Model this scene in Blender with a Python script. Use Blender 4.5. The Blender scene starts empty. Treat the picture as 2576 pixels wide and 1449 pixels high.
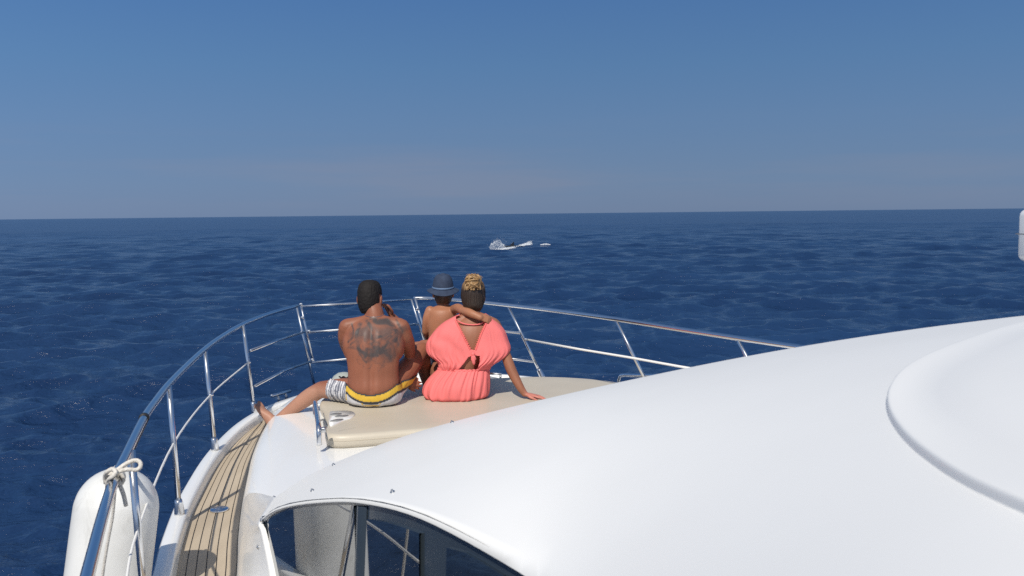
import bpy, bmesh, math, random
import numpy as np
from mathutils import Vector, Matrix, noise

random.seed(7); rng = np.random.default_rng(11)
C = bpy.context.scene.collection
scn = bpy.context.scene
EYE = Vector((0, 0, 3.5))                      # metres above the sea
FPX, CX, CY = 2231.0, 1288.0, 724.5            # measured on the photograph at 2576 x 1449
ROLL = math.atan2(28, 2576); PITCH = -math.atan(187 / FPX)

# ------------------------------------------------------------------ camera
cam_d = bpy.data.cameras.new('camera'); cam = bpy.data.objects.new('camera', cam_d); C.objects.link(cam)
cam_d.sensor_width = 36.0; cam_d.lens = FPX / 2576 * 36.0
cam_d.clip_start = 0.05; cam_d.clip_end = 40000
cam.matrix_world = (Matrix.Translation(EYE) @ Matrix.Rotation(math.radians(90) + PITCH, 4, 'X')
                    @ Matrix.Rotation(-ROLL, 4, 'Z'))
cam_d.dof.use_dof = True; cam_d.dof.focus_distance = 8.0; cam_d.dof.aperture_fstop = 8.0
scn.camera = cam

# ------------------------------------------------------------------ sky and sun
SUN_EL = math.radians(48); SUN_AZ = math.atan2(-0.26, -0.965)   # azimuth of the sun, clockwise from +Y
w = bpy.data.worlds.new('World'); scn.world = w; w.use_nodes = True
wn, wl = w.node_tree.nodes, w.node_tree.links; wn.clear()
sky = wn.new('ShaderNodeTexSky'); sky.sky_type = 'NISHITA'; sky.sun_disc = False
sky.sun_elevation = SUN_EL; sky.sun_rotation = SUN_AZ
sky.air_density = 1.0; sky.dust_density = 0.3; sky.ozone_density = 2.0; sky.altitude = 0
bg = wn.new('ShaderNodeBackground'); bg.inputs['Strength'].default_value = 0.10
out = wn.new('ShaderNodeOutputWorld')
def wm(op, a, b=None, c=None):
    n = wn.new('ShaderNodeMath'); n.operation = op
    for i, x in enumerate((a, b, c)):
        if x is None: continue
        if hasattr(x, 'links'): wl.new(x, n.inputs[i])
        else: n.inputs[i].default_value = x
    return n.outputs[0]
tcw = wn.new('ShaderNodeTexCoord'); sx = wn.new('ShaderNodeSeparateXYZ'); wl.new(tcw.outputs['Generated'], sx.inputs[0])
grad = wn.new('ShaderNodeValToRGB'); el = grad.color_ramp.elements
stops = [(.0, (.126, .200, .350)), (.035, (.122, .208, .370)), (.10, (.106, .206, .390)), (.16, (.086, .196, .393)), (.24, (.064, .166, .385)), (.5, (.046, .120, .280)), (1.0, (.045, .095, .210))]
el[0].position, el[0].color = stops[0][0], (*stops[0][1], 1); el[1].position, el[1].color = stops[-1][0], (*stops[-1][1], 1)
for p_, c_ in stops[1:-1]: e_ = el.new(p_); e_.color = (*c_, 1)
wl.new(wm('MAXIMUM', sx.outputs['Z'], 0.0), grad.inputs[0])
# the side of the sky nearer the sun is brighter
hl = math.hypot(math.sin(SUN_AZ), math.cos(SUN_AZ))
sunward = wm('ADD', wm('MULTIPLY', sx.outputs['X'], math.sin(SUN_AZ)), wm('MULTIPLY', sx.outputs['Y'], math.cos(SUN_AZ)))
gain = wm('MULTIPLY_ADD', sunward, .55, 1.5)
# faint cloud bank low over the horizon
mpw = wn.new('ShaderNodeMapping'); mpw.inputs['Scale'].default_value = (2.2, 2.2, 26); wl.new(tcw.outputs['Generated'], mpw.inputs[0])
nzw = wn.new('ShaderNodeTexNoise'); nzw.inputs['Scale'].default_value = 1.6; nzw.inputs['Detail'].default_value = 5; wl.new(mpw.outputs[0], nzw.inputs['Vector'])
band = wm('MULTIPLY', wm('SMOOTH_MIN', wm('MULTIPLY', sx.outputs['Z'], 30.0), 1.0, .2), wm('MAXIMUM', wm('SUBTRACT', 1.0, wm('MULTIPLY', sx.outputs['Z'], 9.0)), 0.0))
cl = wm('MULTIPLY', wm('MAXIMUM', wm('MULTIPLY', wm('SUBTRACT', nzw.outputs['Fac'], .47), 3.0), 0.0), wm('MAXIMUM', band, 0.0)); 
bank = wm('POWER', 2.718, wm('MULTIPLY', wm('ADD', wm('POWER', wm('MULTIPLY', wm('ADD', sx.outputs['X'], .075), 7.5), 2.0), wm('POWER', wm('MULTIPLY', wm('SUBTRACT', sx.outputs['Z'], .043), 45.0), 2.0)), -1.0))
clc = wm('MINIMUM', wm('ADD', cl, wm('MULTIPLY', bank, wm('MULTIPLY_ADD', nzw.outputs['Fac'], 1.5, -.2))), .6)
cm = wn.new('ShaderNodeMixRGB'); cm.inputs['Color2'].default_value = (.172, .220, .350, 1); wl.new(clc, cm.inputs['Fac']); wl.new(grad.outputs[0], cm.inputs['Color1'])
gm = wn.new('ShaderNodeVectorMath'); gm.operation = 'SCALE'; wl.new(cm.outputs[0], gm.inputs[0]); wl.new(wm('MULTIPLY', gain, 10.0), gm.inputs['Scale'])
# whiter air round the sun
sd_ = (math.sin(SUN_AZ) * math.cos(SUN_EL), math.cos(SUN_AZ) * math.cos(SUN_EL), math.sin(SUN_EL))
dots = wn.new('ShaderNodeVectorMath'); dots.operation = 'DOT_PRODUCT'; wl.new(tcw.outputs['Generated'], dots.inputs[0]); dots.inputs[1].default_value = sd_
aur = wm('MULTIPLY', wm('POWER', wm('MAXIMUM', wm('MULTIPLY_ADD', dots.outputs['Value'], .72, .28), 0.0), 2.2), .75)
am = wn.new('ShaderNodeMixRGB'); am.inputs['Color2'].default_value = (4.6, 4.7, 4.8, 1); wl.new(aur, am.inputs['Fac']); wl.new(gm.outputs[0], am.inputs['Color1']); gm = am
mixw = wn.new('ShaderNodeMixRGB'); mixw.inputs['Fac'].default_value = .06
wl.new(gm.outputs[0], mixw.inputs['Color1']); wl.new(sky.outputs[0], mixw.inputs['Color2'])
wl.new(mixw.outputs[0], bg.inputs['Color']); wl.new(bg.outputs[0], out.inputs['Surface'])
sun_d = bpy.data.lights.new('sun', 'SUN'); sun_d.energy = 4.4; sun_d.angle = math.radians(0.53); sun_d.color = (1, 0.94, 0.84)
sun = bpy.data.objects.new('sun', sun_d); C.objects.link(sun)
sdir = Vector((math.sin(SUN_AZ) * math.cos(SUN_EL), math.cos(SUN_AZ) * math.cos(SUN_EL), math.sin(SUN_EL)))
sun.rotation_euler = sdir.to_track_quat('Z', 'Y').to_euler()
scn.view_settings.view_transform = 'Standard'; scn.view_settings.look = 'None'
scn.view_settings.exposure = 0; scn.view_settings.gamma = 1; scn.view_settings.use_curve_mapping = False
scn.render.engine = 'CYCLES'
scn.cycles.use_denoising = False; scn.cycles.use_adaptive_sampling = False; scn.cycles.max_bounces = 8; scn.cycles.sample_clamp_indirect = 1.6; scn.cycles.caustics_reflective = False; scn.cycles.blur_glossy = 1.0; scn.cycles.sample_clamp_direct = 2.6

# ------------------------------------------------------------------ helpers
def ray(u, v):
    x, y = (u - CX) / FPX, -(v - CY) / FPX
    c, s = math.cos(ROLL), math.sin(ROLL)
    xr, yr = c * x + s * y, -s * x + c * y
    cp, sp = math.cos(PITCH), math.sin(PITCH)
    d = Vector((xr, cp - yr * sp, sp + yr * cp)); return d / d.y
def P(u, v, d):                                # the point seen at (u, v) that is d metres ahead
    return EYE + ray(u, v) * d
def proj(p):
    q = Vector(p) - EYE; cp, sp = math.cos(PITCH), math.sin(PITCH); w_ = q.y * cp + q.z * sp; yr, xr = (-q.y * sp + q.z * cp) / w_, q.x / w_
    c, s = math.cos(ROLL), math.sin(ROLL); return Vector((CX + FPX * (c * xr - s * yr), CY - FPX * (s * xr + c * yr), 0))
def PZ(u, v, z):                               # the point seen at (u, v) at height z
    r = ray(u, v); return EYE + r * ((z - EYE.z) / r.z)

def mat(name, col, rough=0.5, metal=0.0, **kw):
    m = bpy.data.materials.new(name); m.use_nodes = True
    b = m.node_tree.nodes['Principled BSDF']
    b.inputs['Base Color'].default_value = (*col, 1); b.inputs['Roughness'].default_value = rough; b.inputs['Metallic'].default_value = metal
    for k, v in kw.items(): b.inputs[k.replace('_', ' ')].default_value = v
    return m
def nd(m, t, **kw):
    n = m.node_tree.nodes.new(t)
    for k, v in kw.items():
        if k in n.inputs: n.inputs[k].default_value = v
        else: setattr(n, k, v)
    return n
def varied(m, c1, c2, scale, detail=4, stretch=(1, 1, 1), bump=0, bscale=None, rough=None):
    """noise between two colours of the same thing, with an optional fine bump"""
    nt = m.node_tree; b = nt.nodes['Principled BSDF']; L = nt.links
    tc = nd(m, 'ShaderNodeTexCoord'); mp = nd(m, 'ShaderNodeMapping'); mp.inputs['Scale'].default_value = stretch
    n = nd(m, 'ShaderNodeTexNoise', Scale=scale, Detail=detail)
    r = nd(m, 'ShaderNodeValToRGB'); r.color_ramp.elements[0].position = .3; r.color_ramp.elements[1].position = .7
    r.color_ramp.elements[0].color = (*c1, 1); r.color_ramp.elements[1].color = (*c2, 1)
    L.new(tc.outputs['Object'], mp.inputs[0]); L.new(mp.outputs[0], n.inputs['Vector'])
    L.new(n.outputs['Fac'], r.inputs[0]); L.new(r.outputs[0], b.inputs['Base Color'])
    if bump:
        n2 = nd(m, 'ShaderNodeTexNoise', Scale=bscale or scale * 4, Detail=3); bp = nd(m, 'ShaderNodeBump', Strength=bump, Distance=.003)
        L.new(mp.outputs[0], n2.inputs['Vector']); L.new(n2.outputs['Fac'], bp.inputs['Height']); L.new(bp.outputs[0], b.inputs['Normal'])
    return m

def obj(name, me, m=None, parent=None, smooth=True):
    if isinstance(me, bmesh.types.BMesh):
        bm = me; bmesh.ops.recalc_face_normals(bm, faces=bm.faces[:]); me = bpy.data.meshes.new(name); bm.to_mesh(me); bm.free()
    me.name = name
    o = bpy.data.objects.new(name, me); C.objects.link(o)
    if m: me.materials.append(m)
    if smooth: me.polygons.foreach_set('use_smooth', [True] * len(me.polygons))
    if parent:
        o.parent = parent; o.matrix_parent_inverse = parent.matrix_world.inverted()
    return o
def tag(o, label=None, cat=None, kind=None, group=None):
    if label: o['label'] = label
    if cat: o['category'] = cat
    if kind: o['kind'] = kind
    if group: o['group'] = group
    return o
def empty(name, loc):
    o = bpy.data.objects.new(name, None); C.objects.link(o); o.location = loc; o.empty_display_size = .1
    o.matrix_world = Matrix.Translation(loc); return o

def grid(bm, rows, closed_u=False, cap0=False, cap1=False):
    """rows: list of rows of points; quads between them"""
    V = [[bm.verts.new(p) for p in r] for r in rows]
    n = len(V[0])
    for a, b in zip(V, V[1:]):
        for i in range(n if closed_u else n - 1):
            j = (i + 1) % n
            bm.faces.new((a[i], a[j], b[j], b[i]))
    if cap0: bm.faces.new(V[0][::-1])
    if cap1: bm.faces.new(V[-1])
    return V
def spline(pts, n):
    """Catmull-Rom through pts, n samples per span"""
    p = [Vector(q) for q in pts]; p = [2 * p[0] - p[1]] + p + [2 * p[-1] - p[-2]]; o = []
    for i in range(1, len(p) - 2):
        a, b, c, d = p[i - 1:i + 3]
        for k in range(n):
            t = k / n
            o.append(.5 * ((2 * b) + (c - a) * t + (2 * a - 5 * b + 4 * c - d) * t * t + (3 * b - a - 3 * c + d) * t ** 3))
    o.append(p[-2]); return o
def tube(bm, pts, r, seg=12, closed=False, caps=True):
    """a round tube along pts; r a number or one radius per point"""
    pts = [Vector(p) for p in pts]; n = len(pts); R = r if isinstance(r, (list, tuple)) else [r] * n
    t0 = (pts[1] - pts[0]).normalized(); ref = Vector((0, 0, 1)) if abs(t0.z) < .9 else Vector((1, 0, 0))
    nrm = (ref - t0 * ref.dot(t0)).normalized(); rows = []
    for i, p in enumerate(pts):
        if closed: t = (pts[(i + 1) % n] - pts[i - 1]).normalized()
        else: t = (pts[min(i + 1, n - 1)] - pts[max(i - 1, 0)]).normalized()
        nrm = (nrm - t * nrm.dot(t)).normalized(); bi = t.cross(nrm)
        rows.append([p + (nrm * math.cos(a) + bi * math.sin(a)) * R[i] for a in [2 * math.pi * k / seg for k in range(seg)]])
    if closed: rows.append(rows[0])
    grid(bm, rows, True, caps and not closed, caps and not closed)
    return bm
def lathe(bm, prof, axis_o, axis_d, seg=24):
    """prof: (distance along axis, radius)"""
    o, d = Vector(axis_o), Vector(axis_d).normalized()
    ref = Vector((1, 0, 0)) if abs(d.x) < .9 else Vector((0, 1, 0)); a = (ref - d * ref.dot(d)).normalized(); b = d.cross(a)
    rows = [[o + d * h + (a * math.cos(t) + b * math.sin(t)) * max(r, 1e-4) for t in [2 * math.pi * k / seg for k in range(seg)]] for h, r in prof]
    grid(bm, rows, True, True, True); return bm
def box(bm, c, sx, sy, sz, bev=.01, seg=3):
    g = bmesh.ops.create_cube(bm, size=1, matrix=Matrix.Translation(c) @ Matrix.Diagonal((sx, sy, sz, 1)))
    e = {e for v in g['verts'] for e in v.link_edges}
    if bev: bmesh.ops.bevel(bm, geom=list(e), offset=bev, segments=seg, profile=.5, affect='EDGES')
    return bm
def part_tube(name, pts, r, m, parent, seg=12, **k): return obj(name, tube(bmesh.new(), pts, r, seg, **k), m, parent)
def lin(v): return tuple((c / 255 / 12.92 if c / 255 <= .04045 else ((c / 255 + .055) / 1.055) ** 2.4) for c in v)

# ------------------------------------------------------------------ materials
gel = mat('white_gelcoat', (.80, .80, .785), .22, 0, Coat_Weight=.35, Coat_Roughness=.08, Specular_IOR_Level=.45)
varied(gel, (.79, .79, .775), (.81, .81, .795), 3)
gel2 = mat('dull_white_gelcoat', (.80, .80, .785), .42, 0, Coat_Weight=.12, Coat_Roughness=.15, Specular_IOR_Level=.35)
varied(gel2, (.785, .785, .77), (.81, .81, .795), 2.5, 6)
steel = mat('polished_steel', (.70, .71, .73), .16, 1.0)
fit = mat('brushed_steel', (.55, .55, .55), .25, 1.0)
teakm = mat('weathered_teak', (.4, .32, .22), .7)
varied(teakm, (.38, .31, .225), (.48, .40, .30), 9, 5, (1, .12, 1), .25, 60)
caulk = mat('black_caulking', (.03, .03, .032), .6)
vinyl = mat('beige_vinyl', (.47, .42, .335), .45); varied(vinyl, (.475, .425, .345), (.505, .455, .37), 4, 3, bump=.08, bscale=160)
grey_pl = mat('grey_plastic', (.33, .36, .34), .4)
slotm = mat('grey_recess', (.22, .22, .22), .6)
blackr = mat('black_rubber', (.015, .015, .017), .5)
ropem = mat('white_rope', (.62, .59, .54), .85); varied(ropem, (.5, .47, .42), (.7, .67, .62), 140, 2, bump=.6, bscale=220)
wirem = mat('white_coated_wire', (.78, .77, .74), .35)
fendm = mat('white_fender_vinyl', (.72, .71, .66), .38)
glass = mat('dark_tinted_glass', (.012, .016, .02), .02, 0, Specular_IOR_Level=.9, IOR=1.7, Coat_Weight=1.0, Coat_Roughness=.01)
wframe = mat('slate_window_frame', (.03, .04, .05), .18, 0, Coat_Weight=.5, Coat_Roughness=.08)
hullm = gel

# ------------------------------------------------------------------ sea
def build_sea():
    d2 = math.radians
    ang = np.concatenate([np.linspace(-180, -50, 27)[:-1], np.linspace(-50, -36, 29)[:-1], np.linspace(-36, 36, 481), np.linspace(36, 50, 29)[1:], np.linspace(50, 180, 27)[1:-1]])
    th = np.radians(ang); n = len(th)
    r = [1.2]
    while r[-1] < 14000: r.append(r[-1] * (1.0050 if r[-1] < 260 else 1.02))
    r = np.array(r); m = len(r)
    X = r[:, None] * np.sin(th)[None, :]; Y = r[:, None] * np.cos(th)[None, :]; Z = np.zeros_like(X)
    DX = np.zeros_like(X); DY = np.zeros_like(X)
    sp = np.gradient(r)[:, None]
    fr = np.abs(ang) <= 50
    for band, (l0, l1, cnt, slope) in enumerate([(5, 9, 8, .024), (2.0, 4.0, 28, .078), (.85, 1.8, 42, .108), (.36, .8, 44, .090), (.16, .34, 48, .085)]):
        for k in range(cnt):
            lam = math.exp(rng.uniform(math.log(l0), math.log(l1)))
            a = rng.normal(math.radians(98), math.radians(38 if band > 1 else 26))
            kx, ky = 2 * math.pi / lam * math.cos(a), 2 * math.pi / lam * math.sin(a)
            amp = slope * lam / (2 * math.pi) * math.sqrt(2 / cnt) * 2.2
            fade = np.clip((lam / sp - 2.6) / 2.5, 0, 1)
            if not fade.any(): continue
            ph = kx * X + ky * Y + rng.uniform(0, 6.28)
            # groups: the waves come in patches
            env = .80 + .20 * np.sin(ph * .13 + (X * -ky + Y * kx) * .17 + rng.uniform(0, 6))
            Z += amp * fade * env * np.sin(ph)
            ch = 1.0 * amp * fade * env * np.cos(ph)
            DX += ch * math.cos(a); DY += ch * math.sin(a)
    Z[:, ~fr] = 0; DX[:, ~fr] = 0; DY[:, ~fr] = 0
    co = np.stack([X + DX, Y + DY, Z], -1).reshape(-1, 3)
    co = np.vstack([co, [[0, 0, 0]]])
    i = np.arange(m - 1)[:, None]; j = np.arange(n)[None, :]; jn = (j + 1) % n
    q = np.stack([i * n + j, (i + 1) * n + j, (i + 1) * n + jn, i * n + jn], -1).reshape(-1, 4)[:, ::-1]
    tri = np.stack([np.full(n, m * n), np.arange(n), (np.arange(n) + 1) % n], -1)
    me = bpy.data.meshes.new('sea'); nq, ntr = len(q), len(tri)
    me.vertices.add(len(co)); me.vertices.foreach_set('co', co.astype(np.float32).ravel())
    me.loops.add(nq * 4 + ntr * 3); me.loops.foreach_set('vertex_index', np.concatenate([q.ravel(), tri.ravel()]).astype(np.int32))
    me.polygons.add(nq + ntr)
    me.polygons.foreach_set('loop_start', np.concatenate([np.arange(nq) * 4, nq * 4 + np.arange(ntr) * 3]).astype(np.int32))
    me.update(calc_edges=True); me.validate()
    m_ = mat('sea_water', lin((24, 58, 98)), .07, 0, IOR=1.333, Specular_IOR_Level=.5)
    nt = m_.node_tree; L = nt.links; b = nt.nodes['Principled BSDF']
    tc = nd(m_, 'ShaderNodeTexCoord')
    def bump(scale, sx, sy, dist, prev=None, st=1.0):
        mp = nd(m_, 'ShaderNodeMapping'); mp.inputs['Scale'].default_value = (sx, sy, 1); mp.inputs['Rotation'].default_value = (0, 0, math.radians(8))
        nz = nd(m_, 'ShaderNodeTexNoise', Scale=scale, Detail=5, Roughness=.62, Distortion=.3)
        bp = nd(m_, 'ShaderNodeBump', Strength=st, Distance=dist)
        L.new(tc.outputs['Object'], mp.inputs[0]); L.new(mp.outputs[0], nz.inputs['Vector']); L.new(nz.outputs['Fac'], bp.inputs['Height'])
        if prev: L.new(prev.outputs[0], bp.inputs['Normal'])
        return bp
    b0 = bump(.16, .6, 1.2, .5); b1 = bump(1.1, .55, 1.2, .20, b0); b2 = bump(5.0, .7, 1.2, .055, b1); L.new(b2.outputs[0], b.inputs['Normal'])
    # waves too small for the mesh far out act as roughness
    ln = nd(m_, 'ShaderNodeVectorMath', operation='LENGTH'); mr = nd(m_, 'ShaderNodeMapRange'); L.new(tc.outputs['Object'], ln.inputs[0]); L.new(ln.outputs['Value'], mr.inputs['Value'])
    mr.inputs['From Min'].default_value = 15; mr.inputs['From Max'].default_value = 220; mr.inputs['To Min'].default_value = .08; mr.inputs['To Max'].default_value = .24; L.new(mr.outputs[0], b.inputs['Roughness'])
    # cat's paws: patches of ruffled and smoother water
    cp_ = nd(m_, 'ShaderNodeMapping'); cp_.inputs['Scale'].default_value = (.35, 1, 1); n3 = nd(m_, 'ShaderNodeTexNoise', Scale=.06, Detail=9, Roughness=.72)
    r3 = nd(m_, 'ShaderNodeValToRGB'); r3.color_ramp.elements[0].position = .36; r3.color_ramp.elements[1].position = .64
    r3.color_ramp.elements[0].color = (*lin((20, 42, 76)), 1); r3.color_ramp.elements[1].color = (*lin((29, 55, 91)), 1)
    L.new(tc.outputs['Object'], cp_.inputs[0]); L.new(cp_.outputs[0], n3.inputs['Vector']); L.new(n3.outputs['Fac'], r3.inputs[0]); L.new(r3.outputs[0], b.inputs['Base Color'])
    o = obj('sea', me, m_); return tag(o, kind='structure', label='deep blue sea rippled by a light breeze out to the horizon')
build_sea()

# ------------------------------------------------------------------ the motor yacht
yacht = tag(empty('motor_yacht', (0, 4, 0)), 'white motor yacht with teak side deck, steel bow rail and domed cabin roof', 'yacht')
AX = Vector((-.27, .963, 0))                                    # the boat's heading
def mirror(p):                                                  # across the centreline through the stem
    o = Vector((-.80, 7.55, 0)); q = Vector(p) - o; n = Vector((.963, .27, 0)); return Vector(p) - n * (2 * q.dot(n))

port_out = [(-.55, .3, 2.05), (-.87, 1.5, 2.05), (-1.22, 2.6, 2.05), (-1.478, 3.493, 2.05), (-1.585, 3.85, 2.05), (-1.70, 4.294, 2.05), (-1.755, 4.554, 2.055), (-1.844, 5.049, 2.06),
            (-1.89, 5.393, 2.065), (-1.915, 5.716, 2.07), (-1.915, 6.0, 2.08), (-1.885, 6.27, 2.09), (-1.82, 6.52, 2.10), (-1.69, 6.80, 2.11), (-1.50, 7.1, 2.12), (-1.22, 7.4, 2.13), (-.9, 7.62, 2.14)]
po = spline(port_out, 4)
def inset(pts, d):
    o = []
    for i, p in enumerate(pts):
        t = pts[min(i + 1, len(pts) - 1)] - pts[max(i - 1, 0)]; t.z = 0; t.normalize(); o.append(p + Vector((t.y, -t.x, 0)) * d)
    return o
stem = Vector((-.80, 7.66, 2.14))
so = [mirror(p) for p in po]
# hull
sheer = po + [stem] + so[::-1]
wl_ = [Vector((p.x, p.y, 0)) for p in sheer]
cen = lambda p: (lambda q: Vector((-.80, 7.55, 0)) + AX * q.dot(AX))(Vector((p.x, p.y, 0)) - Vector((-.80, 7.55, 0)))
rows = []
for k, (s, z, back) in enumerate([(1, 1, 0), (.985, .93, .01), (.93, .7, .1), (.86, .42, .25), (.78, .12, .5), (.6, -.2, .8)]):
    row = []
    for p in sheer:
        c = cen(p); q = c + (Vector((p.x, p.y, 0)) - c) * s - AX * back * max(0, 1 - (Vector((-.8, 7.55, 0)) - c).length / 4); q.z = p.z * z - .012; row.append(q)
    rows.append(row)
hb = bmesh.new(); grid(hb, rows); obj('hull', hb, hullm, yacht)
# deck plate
dk = bmesh.new(); a = inset(po, .075); b_ = [mirror(p) for p in a]
for L_ in (a, b_):
    for p in L_: p.z -= .078
grid(dk, [a, [cen(p) + Vector((0, 0, p.z + .004)) for p in a], b_]); obj('deck', dk, gel, yacht)
# gunwale: flat capping that falls steeply to the deck on its inner face
gw = bmesh.new()
def gunwale_rows(pts, sgn=1):
    i0, i1, i2, i3, i4 = inset(pts, 0), inset(pts, .010 * sgn), inset(pts, .068 * sgn), inset(pts, .080 * sgn), inset(pts, .088 * sgn)
    R = []
    for k, (L_, dz) in enumerate([(i0, -.06), (i0, -.012), (i1, 0), (i2, 0), (inset(pts, .075 * sgn), -.006), (i3, -.025), (i4, -.085)]):
        R.append([p + Vector((0, 0, dz)) for p in L_])
    return R
full = po + [stem] + so[::-1]
grid(gw, gunwale_rows(full)); obj('gunwale', gw, gel, yacht)
# teak side deck: six planks on black caulking
_in = [PZ(u, v, z) for u, v, z in [(594.8, 1448.6, 1.985), (598.3, 1362, 1.985), (608.7, 1275.9, 1.987), (622.5, 1206.6, 1.99), (632.9, 1161.6, 1.995), (653.7, 1113, 2.005), (681.4, 1064.7, 2.02)]]
inner = spline([_in[0] + Vector((.270, -1, 0)) * k for k in (3.2, 2.1, 1.0)] + _in + [Vector((-1.74, 6.35, 2.03)), Vector((-1.72, 6.6, 2.04))], 6)
outer_full = inset(po, .080)
def at_y(L_, y):
    for p, q in zip(L_, L_[1:]):
        if p.y <= y <= q.y: return p.lerp(q, (y - p.y) / (q.y - p.y))
    return L_[0] if y < L_[0].y else L_[-1]
def across(p, f):                                                # f=0 bulwark foot, 1 cabin side, measured square to the boat
    q = at_y(outer_full, p.y - .10); r = p.lerp(Vector((q.x, q.y, p.z)), 1 - f); return r
ck = bmesh.new(); grid(ck, [[across(p, f) + Vector((0, 0, .004)) for p in inner] for f in (0, .5, 1)]); teak = obj('teak_deck', ck, caulk, yacht)
edges = [0.0, .165, .325, .49, .655, .82, 1.0]
for k in range(6):
    f0, f1 = edges[k] + (.007 if k else 0), edges[k + 1] - .007
    pb = bmesh.new()
    prof = [(f0, .003), (f0 + .003, .0075), (f1 - .003, .0075), (f1, .003)]
    grid(pb, [[across(p, f) + Vector((0, 0, dz)) for p in inner] for f, dz in prof]); obj('plank', pb, teakm, teak, False)

# foredeck trunk the sunpad lies on: rises from the teak and rounds over
def trunk():
    base = [p.copy() for p in inner if p.y > 1.4]
    front = [(-1.68, 6.75, 2.03), (-1.56, 6.90, 2.03), (-1.35, 7.0, 2.03), (-1.05, 7.06, 2.03)]
    half = base + [Vector(p) for p in front] + [Vector((-.69, 7.08, 2.03))]
    loop = half + [mirror(p) for p in half[:-1]][::-1]
    ins = lambda d: inset(loop, d)
    R = []
    for d, dz in [(-.012, -.03), (0, .0), (.004, .03), (.018, .07), (.05, .108), (.10, .134), (.17, .145), (.26, .15)]:
        R.append([Vector((q.x, q.y, q.z + dz - max(0, q.z - 1.985) * max(0, min(1, d / .1)) * .8)) for q in ins(d)])
    R.append([cen(q).lerp(q, .5) + Vector((0, 0, .5 * q.z + .005)) for q in R[-1]])
    R.append([Vector((*cen(q).xy, q.z + .01)) for q in R[-2]])
    bm = bmesh.new(); grid(bm, R); return bm
obj('coachroof', trunk(), gel, yacht)

# domed cabin roof: crest seen against the sea, near edge above the side window
NW = Vector((-.865, -.485, .10)).normalized(); WA = P(880, 1268, 2.35)
def PW(u, v, off=0):                                              # onto the plane of the side window
    r = ray(u, v); return EYE + r * ((WA - EYE).dot(NW) / r.dot(NW)) + NW * off
crest = [(690, 1252, 3.5), (758, 1206, 3.45), (840, 1165, 3.4), (985, 1100, 3.3), (1130, 1059, 3.2), (1310, 1015, 3.12), (1500, 974, 3.05), (1750, 915, 2.95), (2000, 861, 2.8), (2300, 815, 2.62), (2576, 787, 2.45), (2950, 750, 2.3), (3400, 715, 2.1)]
near = [PW(657, 1312, .004), PW(684, 1290, .004), PW(725, 1275, .004), PW(800, 1265, .004), PW(905, 1265, .004), PW(1060, 1304, .004), PW(1312, 1440, .004), PW(1570, 1620, .004), P(1980, 1760, .70), P(2400, 1760, .48), P(2800, 1700, .43), P(3300, 1700, .43), P(3900, 1700, .42)]
foot = []
cols = []
for k, ((u, v, d), nr) in enumerate(zip(crest, near)):
    c = P(u, v, d); r = ray(u, v); dn = nr.y
    aa = (.26 + .24 * min(1, max(0, (k - 5) / 4))) * (d - dn)
    p1 = c - r * aa
    pts = [(1 - t) ** 2 * nr + 2 * t * (1 - t) * p1 + t * t * c for t in [i / 28 for i in range(29)]]
    drop = max(0.0, c.z - 2.10); run = drop * 1.05
    p2 = c + r * (.35 * run + .05); p3 = c + Vector((r.x * .6, 1, 0)) * (run + .05); p3.z = 2.08
    pts += [(1 - t) ** 2 * c + 2 * t * (1 - t) * p2 + t * t * p3 for t in [i / 12 for i in range(1, 13)]]
    cols.append(pts)
rows = []
for j in range(len(cols[0])): rows.append(spline([c[j] for c in cols], 6))
for it in range(160):                                             # fair the surface
    for j, row in enumerate(rows):
        q = [p.copy() for p in row]
        for i in range(1, len(row) - 1):
            f = min(1, max(0, (i - 37) / 8)) * (1 - min(1, j / 10)) + min(1, max(0, (i - 8) / 30)) * min(1, j / 10)
            if f: row[i] = q[i].lerp((q[i - 1] + q[i + 1]) / 2, .5 * f)
    if it % 3 == 0:
        q = [[p.copy() for p in r_] for r_ in rows]
        for j in range(2, 27):
            for i in range(10, len(rows[0])): rows[j][i] = q[j][i].lerp((q[j - 1][i] + q[j + 1][i]) / 2, .5 * min(1, (i - 10) / 20))
# the rim turns in towards the window
rim = [p - NW * .022 + Vector((0, 0, -.004)) for p in rows[0][:6 * 6 + 1]] + [p + Vector((0, -.02, -.25)) for p in rows[0][6 * 6 + 1:]]
rb = bmesh.new(); grid(rb, [rim] + rows); roof = obj('cabin_roof', rb, gel2, yacht)

# cabin side between the window and the teak
def side():
    c0 = cols[0]
    top = [PW(760, 1900, .004), PW(715, 1600, .004), PW(690, 1449, .004), PW(674, 1375, .004), PW(664, 1335, .004), PW(657, 1312, .004), c0[10], c0[22], c0[28], c0[33], c0[37], c0[40] + Vector((0, 0, .02))]
    yb = [1.9, 2.7, 3.3, 3.5, 3.65, 3.8, 4.0, 4.3, 4.5, 4.65, 4.8, 4.95]
    bt = [at_y(inner, y) for y in yb]
    T, B = spline(top, 6), spline(bt, 6); R = []
    n = len(T)
    for f in [0, .04, .12, .25, .4, .55, .7, .82, .92, 1]:
        row = []
        for i in range(n):
            p = B[i].lerp(T[i], f); g = f * f * (.35) + f * .65
            p.z = B[i].z - .02 + (T[i].z - B[i].z + .02) * (f ** .62)
            row.append(p)
        R.append(row)
    R.append([t - NW * .012 for t in T])
    bm = bmesh.new(); grid(bm, R); return bm
obj('cabin_side', side(), gel, yacht)

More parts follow.
